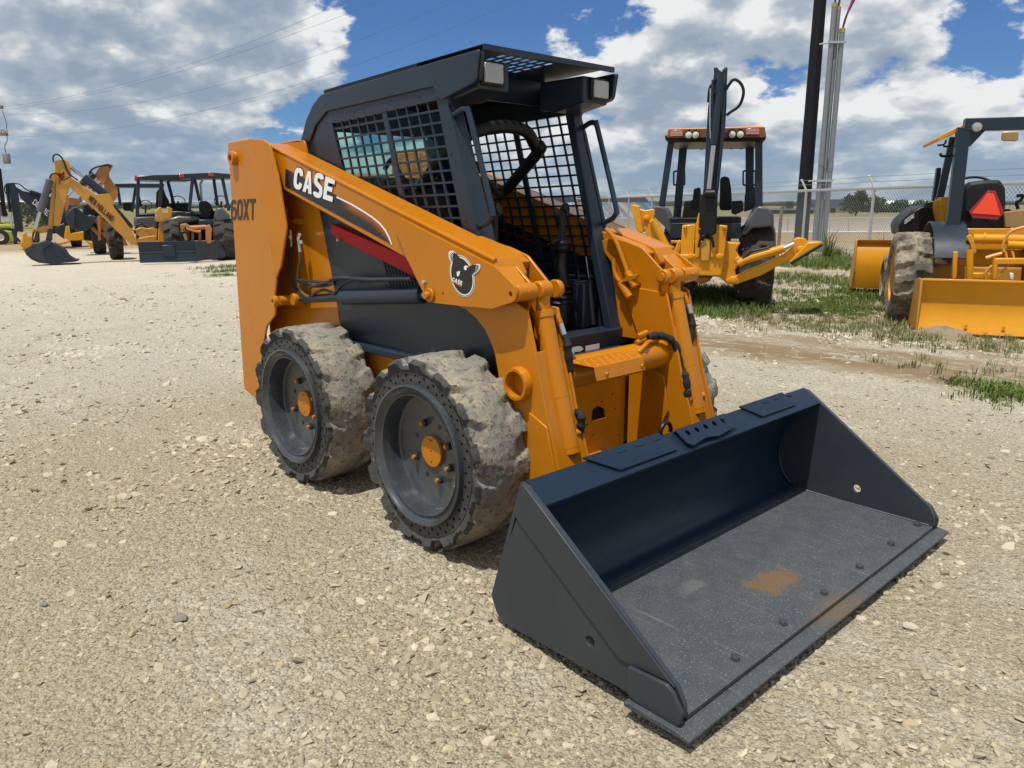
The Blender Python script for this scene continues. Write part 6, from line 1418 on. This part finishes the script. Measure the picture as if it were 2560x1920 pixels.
def far_background():
    # concrete barrier along the track: separate blocks
    root = empty('barrier_wall', tuple(at(2050, 47, -.3))); tag(root, 'long pale concrete barrier wall along the dirt track beyond the fence', 'wall')
    e = S2; blk = None; a = math.atan2(S2[1], S2[0])
    root.rotation_euler = (0, 0, a-.02)
    prof = [(-.28, 0), (-.10, .30), (-.07, .93), (.07, .93), (.10, .30), (.28, 0)]
    for i in range(-8, 9):
        x = i*3.62
        if blk is None: blk = MB().prism(prof, lambda p, q, t: (t, p, q), -1.795, 1.795).build('barrier_block', MATS['concrete'], root, bevel=.02); o = blk
        else: o = blk.copy(); COL.objects.link(o); o.parent = root
        o.location = (x, 0, 0); o.rotation_euler = (0, 0, random.uniform(-.006, .006))
    r = empty('pipe_rail', tuple(at(2050, 44.5, -.3))); tag(r, 'low white pipe rail in front of the concrete barrier', 'rail'); r.rotation_euler = (0, 0, a-.02)
    MB().cyl((-22, 0, .14), (28, 0, .14), .035, n=8).build('rail', MATS['white_paint'], r)
    for i in range(-5, 7): MB().cyl((i*4.2, 0, -.1), (i*4.2, 0, .14), .03, n=8).build('rail_post', MATS['white_paint'], r)
    # wooden stake beside the fence, white bollard end
    p = at(1955, 24.3); o = MB().tube([(0, 0, -.1), (.02, .0, 1.6)], [.055, .05], 8).build('wooden_post', MATS['wood']); o.location = tuple(p); tag(o, 'weathered wooden post by the fence, left of the black pole', 'post')
    # stand of seats
    m, t, b = newmat('seat_rows'); q = t.obj(); v = t('ShaderNodeTexVoronoi', i_Scale=2.6, i_Randomness=.35); t.l.new(q, v.inputs['Vector']); s = t('ShaderNodeSeparateColor'); t.l.new(v.outputs['Color'], s.inputs[0])
    c = t.mix(t.ramp(s.outputs[0], .42, .46), (.06, .22, .42), (.55, .57, .58)); c = t.mix(t.ramp(s.outputs[1], .82, .85), c, (.50, .30, .16)); t.set(b.inputs['Base Color'], c); b.inputs['Roughness'].default_value = .6
    st = empty('grandstand', tuple(at(1535, 60, -.3))); tag(st, 'low grandstand of blue and white seats beyond the fence', 'grandstand'); st.rotation_euler = (0, 0, a)
    row = seat = None
    for i in range(14):
        z = .1+i*.12; y = i*.85
        if row is None: row = MB().box((-5, -.42, -.3), (5, .42, 0)).build('terrace_step', MATS['concrete'], st); seat = MB().box((-5, -.12, .01), (5, .14, .30)).build('seat_row', MATS['seat_rows'], row, bevel=.02); o = row
        else:
            o = row.copy(); COL.objects.link(o); o.parent = st; k = seat.copy(); COL.objects.link(k); k.parent = o
        o.location = (0, y, z)
    for i in range(5):
        o = MB().box((-5, -.3, 0), (5, .3, .32)).build('back_terrace', MATS['fender_grey'], st); o.location = (0, 12.2+i*.8, 1.62+i*.14)
    # houses and sheds far off
    def house(px, d, w, dp, h, rh, wallm, roofm, label, nm='house'):
        p = at(px, d, -.3); r = empty(nm, tuple(p)); r.rotation_euler = (0, 0, a+.1); tag(r, label, 'building')
        MB().box((-w/2, -dp/2, 0), (w/2, dp/2, h)).build('wall', MATS[wallm], r)
        MB().prism([(-dp/2-.3, h), (dp/2+.3, h), (0, h+rh)], lambda p_, q_, t_: (t_, p_, q_), -w/2-.3, w/2+.3).build('roof', MATS[roofm], r)
        MB().box((-w*.1, -dp/2-.03, 0), (w*.05, -dp/2-.005, h*.8)).build('door', MATS['black'], r)
        for x in (-.35, .25): MB().box((w*x, -dp/2-.03, h*.35), (w*x+w*.1, -dp/2-.005, h*.75)).build('window', MATS['black'], r)
    house(2070, 170, 8, 6, 1.2, 1.6, 'concrete', 'slate', 'dark roofed low house in the field, just left of the big tree')
    house(2120, 190, 7, 6, 1.1, 1.4, 'concrete', 'dark_pole', 'small dark roofed house in the field behind the fence')
    house(2245, 175, 13, 7, 1.6, .9, 'black', 'white_paint', 'long white roofed shed in the field below the hedge', 'shed')
    house(1975, 150, 9, 2, .7, .3, 'slate', 'slate', 'long low dark shed beyond the barrier wall', 'shed')
    # hills on the horizon
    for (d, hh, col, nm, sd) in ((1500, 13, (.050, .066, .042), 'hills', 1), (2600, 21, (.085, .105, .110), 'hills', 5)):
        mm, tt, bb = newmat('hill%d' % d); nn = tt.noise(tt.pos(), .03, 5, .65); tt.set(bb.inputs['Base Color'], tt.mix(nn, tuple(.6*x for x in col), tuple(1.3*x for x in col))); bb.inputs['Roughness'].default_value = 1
        vs = []; fs = []; N = 420
        for i in range(N):
            px = -2600+i*7800/N; p = at(px, d, 0); k = fbm(np.array([[px*.004+sd, 0, 0]]), 3, sd)[0]; k2 = fbm(np.array([[px*.05+sd, 3, 0]]), 3, sd)[0]
            h = hh*(.45+.9*(k-.2))+hh*.35*(k2-.3); q_ = at(px, d+260, 0)
            vs += [(p[0], p[1], -3), (p[0], p[1], h*.6), (q_[0], q_[1], h), (q_[0], q_[1], -3)]
            if i: fs += [(4*i-4+j, 4*i-4+j+1, 4*i+j+1, 4*i+j) for j in range(3)]
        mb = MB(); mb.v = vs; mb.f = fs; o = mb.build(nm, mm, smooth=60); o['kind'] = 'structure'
far_background()

# ------------------------------------------------------------------ trees in the field
def leaf_mat(name, a, b_):
    m, t, b = newmat(name); oi = t('ShaderNodeNewGeometry').outputs['Random Per Island']; t.set(b.inputs['Base Color'], t.mix(oi, a, b_)); b.inputs['Roughness'].default_value = .7; b.inputs['Specular IOR Level'].default_value = .2; return m
leaf_mat('leaves', (.022, .040, .014), (.060, .090, .030)); leaf_mat('leaves_pale', (.040, .062, .026), (.085, .115, .050))
def tree(px, d, w, h, label, mat='leaves', n=900, leaf=.22, seed=1, trunk=.25, nm='tree', group=None, flat=False):
    p = at(px, d, -.3); r = empty(nm, tuple(p)); tag(r, label, 'tree', group); g = np.random.default_rng(seed)
    tb = MB(); tb.tube([(0, 0, -.2), (.03*w, 0, h*trunk), (0, .02*w, h*.6)], [.05*h, .035*h, .012*h], 8)
    for i in range(6):
        t = g.uniform(0, 2*math.pi); z = h*g.uniform(.2, .5); tb.tube([(0, 0, z), (w*.2*math.cos(t), w*.2*math.sin(t), z+h*.15), (w*.36*math.cos(t), w*.36*math.sin(t), z+h*.25)], [.02*h, .012*h, .005*h], 5)
    tb.build('trunk', MATS['wood'], r)
    cl = [(g.normal(0, w*.20), g.normal(0, w*.20), h*g.uniform(.25, .92), g.uniform(.10, .22)*w) for _ in range(int(18+6*w/h))] if not flat else [(g.uniform(-w/2, w/2), g.normal(0, h*.3), h*g.uniform(.25, .75), g.uniform(.25, .4)*h) for _ in range(int(10*w/h))]
    vs = []; fs = []
    for i in range(n):
        c = cl[g.integers(len(cl))]; v = g.normal(0, 1, 3); v = v/np.linalg.norm(v)*c[3]*g.uniform(.3, 1.05)**.6; o = np.array(c[:3])+v
        if o[2] < h*.04: o[2] = h*g.uniform(.04, .2)
        u = g.normal(0, 1, 3); u /= np.linalg.norm(u); k = np.cross(u, g.normal(0, 1, 3)); k /= np.linalg.norm(k); s = leaf*g.uniform(.6, 1.3)
        b0 = len(vs); vs += [tuple(o-u*s), tuple(o+k*s*.6), tuple(o+u*s), tuple(o-k*s*.6)]; fs.append((b0, b0+1, b0+2, b0+3))
    mb = MB(); mb.v = vs; mb.f = fs
    me = bpy.data.meshes.new('crown'); me.from_pydata(vs, [], fs); me.materials.append(MATS[mat]); o = bpy.data.objects.new('crown', me); COL.objects.link(o); o.parent = r
tree(2143, 120, 4.0, 3.6, 'round dark tree standing alone in the field behind the fence', n=2200, leaf=.20, seed=2)
tree(2195, 150, 4.2, 3.2, 'paler loose tree right of the round dark tree', 'leaves_pale', 1100, .22, 3)
tree(2262, 165, 11, 2.5, 'wide dark tree row behind the white roofed shed', n=2400, leaf=.30, seed=4, flat=True, nm='tree_row')
tree(2390, 190, 18, 2.0, 'low dark tree row in the field behind the tractor seat', n=2000, leaf=.35, seed=5, flat=True, nm='tree_row')
tree(1975, 260, 4, 2.8, 'small dark tree in the field left of the black pole', n=500, leaf=.3, seed=6)
tree(150, 62, 5.0, 2.6, 'scrubby bush behind the far fence at the left', 'leaves_pale', 1600, .16, 7, nm='bush')
tree(95, 66, 4.0, 2.0, 'low scrub behind the dark boom at the far left', 'leaves', 1000, .16, 8, nm='bush')

# ------------------------------------------------------------------ grass and weeds
def grass(name, label, spots, mat, seed):
    """spots: (x, y, radius x, radius y, blades, height)"""
    g = np.random.default_rng(seed); V = []; Fc = []; n0 = 0
    for (cx, cy, rad, nb, hh) in spots:
        r = rad*np.sqrt(g.uniform(0, 1, nb)); t = g.uniform(0, 2*math.pi, nb); tuft = g.integers(0, max(3, nb//12), nb); jx = g.normal(0, rad*.55, max(3, nb//12)); jy = g.normal(0, rad*.55, max(3, nb//12))
        x = cx+jx[tuft]+g.normal(0, .035, nb); y = cy+jy[tuft]+g.normal(0, .035, nb); z = gz(x, y)-.005
        h = hh*g.uniform(.35, 1.25, nb); a = g.uniform(0, 2*math.pi, nb); ln = g.uniform(.15, .9, nb); w = .0022+.0026*g.uniform(0, 1, nb)+.010*hh
        dx, dy = np.cos(a), np.sin(a); px_, py_ = -dy, dx
        b1 = np.c_[x-px_*w, y-py_*w, z]; b2 = np.c_[x+px_*w, y+py_*w, z]; m1 = np.c_[x+dx*h*ln*.3-px_*w*.7, y+dy*h*ln*.3-py_*w*.7, z+h*.6]; m2 = np.c_[x+dx*h*ln*.3+px_*w*.7, y+dy*h*ln*.3+py_*w*.7, z+h*.6]; tp = np.c_[x+dx*h*ln, y+dy*h*ln, z+h*(1-.25*ln)]
        V.append(np.stack([b1, b2, m2, m1, tp], 1).reshape(-1, 3)); i = n0+np.arange(nb)*5
        Fc += [tuple(q) for q in np.stack([i, i+1, i+2, i+3], 1)]+[tuple(q) for q in np.stack([i+3, i+2, i+4], 1)]; n0 += nb*5
    V = np.concatenate(V); me = bpy.data.meshes.new(name); me.from_pydata(V.tolist(), [], Fc); me.materials.append(MATS[mat]); o = bpy.data.objects.new(name, me); COL.objects.link(o); tag(o, label, 'grass', kind='stuff')
leaf_mat('grass_green', (.050, .095, .016), (.165, .215, .055)); leaf_mat('grass_dry', (.10, .13, .04), (.26, .25, .12))
def spots(k, pts):
    out = []
    for (u, v, rad, nb, h) in pts: p = ground(k, u, v); out.append((p[0], p[1], rad, nb, h))
    return out
dense = spots('M', [(400, 430, .8, 3600, .26), (480, 490, .8, 2400, .17), (560, 410, .6, 2200, .26), (640, 470, .7, 1200, .10), (1180, 490, .7, 2200, .06), (1050, 300, 1.0, 1800, .10), (330, 400, .6, 900, .28), (700, 440, .9, 900, .09), (1100, 470, .7, 3200, .07), (1200, 430, .8, 3800, .075), (1300, 380, .7, 3000, .085), (1000, 450, .6, 1600, .06), (850, 380, .9, 1200, .09), (1150, 330, .9, 1800, .09), (1390, 410, .5, 900, .14), (1110, 210, 1.2, 1600, .22), (1200, 240, 1.0, 1200, .2), (1010, 230, 1.0, 1200, .25), (900, 300, 1.2, 900, .14), (1330, 340, .6, 900, .16), (1960, 900, .22, 450, .07), (2080, 915, .26, 650, .075), (2160, 950, .22, 450, .07), (2010, 970, .2, 350, .05)])
dense += spots('A', [(2090, 1250, .5, 700, .09), (2060, 1290, .4, 500, .08), (1980, 1220, .7, 400, .06), (2160, 1210, .6, 900, .10)])
sparse = spots('M', [(800, 490, .9, 500, .10), (950, 560, .9, 500, .08), (1250, 590, .8, 600, .09), (1450, 600, .7, 600, .10), (1560, 580, .5, 600, .13), (1650, 640, .5, 350, .09), (1750, 690, .7, 160, .10), (2040, 700, .6, 180, .13), (2130, 690, .5, 160, .10), (1800, 800, .6, 120, .08), (1640, 790, .5, 110, .08), (2150, 840, .6, 130, .06), (1900, 640, .6, 300, .08), (1420, 470, .5, 700, .12), (1350, 560, .9, 700, .07), (1100, 540, .9, 700, .06), (850, 540, .7, 250, .07), (620, 520, .5, 400, .10), (1000, 330, 1.2, 600, .1), (2100, 630, .7, 350, .09)])
sparse += spots('A', [(1520, 1290, .25, 60, .04), (1900, 1260, .8, 220, .05)])
grass('grass', 'green grass growing between the parked machines', dense, 'grass_green', 3)
grass('weeds', 'thin straggling weeds in the pale gravel at the right', sparse, 'grass_dry', 4)
# tall weed stalks by the fence
g_ = np.random.default_rng(9); stalks = []
for (u, v, h) in ((225, 900, 1.1), (585, 930, .95), (70, 900, .6)):
    p = ground('E', u, v+120); stalks.append((p[0], p[1], .12, 60, h))
grass('weed_stalks', 'tall green weeds growing along the foot of the fence', stalks+[(p[0]+dx, p[1], .5, 500, .4) for p in [at(q, 24.5) for q in (1900, 2100, 2200)] for dx in (0,)], 'grass_green', 6)

# ------------------------------------------------------------------ a few loose stones one can pick out
sh, FR = rock_shapes(6, 11)
for i, (k, u, v, s, lab) in enumerate((('H', 1897, 1118, .026, 'pale angular stone lying right of the bucket'), ('L', 832, 1015, .022, 'flat grey stone in the middle of the gravel at left'), ('L', 258, 722, .020, 'upright tan stone near the left frame edge'), ('L', 205, 950, .017, 'dark grey stone near the lower left corner'), ('H', 1210, 1412, .012, 'small round pale stone in front of the cutting edge'), ('H', 2005, 1408, .015, 'dark flat stone right of the bucket, near the frame edge'))):
    p = ground(k, u, v); mb = MB(); mb.add(sh[i]*np.array([s*1.25, s, s*.8]), FR); m_ = 'loose_stone_dark' if 'grey' in lab or 'dark' in lab else 'loose_stone'
    if m_ not in MATS: paint(m_, (.20, .185, .155) if 'dark' in m_ else (.46, .42, .34), .9, .2, bump=.5, scale=40)
    o = mb.build('stone', MATS[m_], smooth=20, bevel=.002); o.location = (p[0], p[1], p[2]+s*.35); o.rotation_euler = (0, 0, i*1.3); tag(o, lab, 'stone', 'loose stones on the gravel')
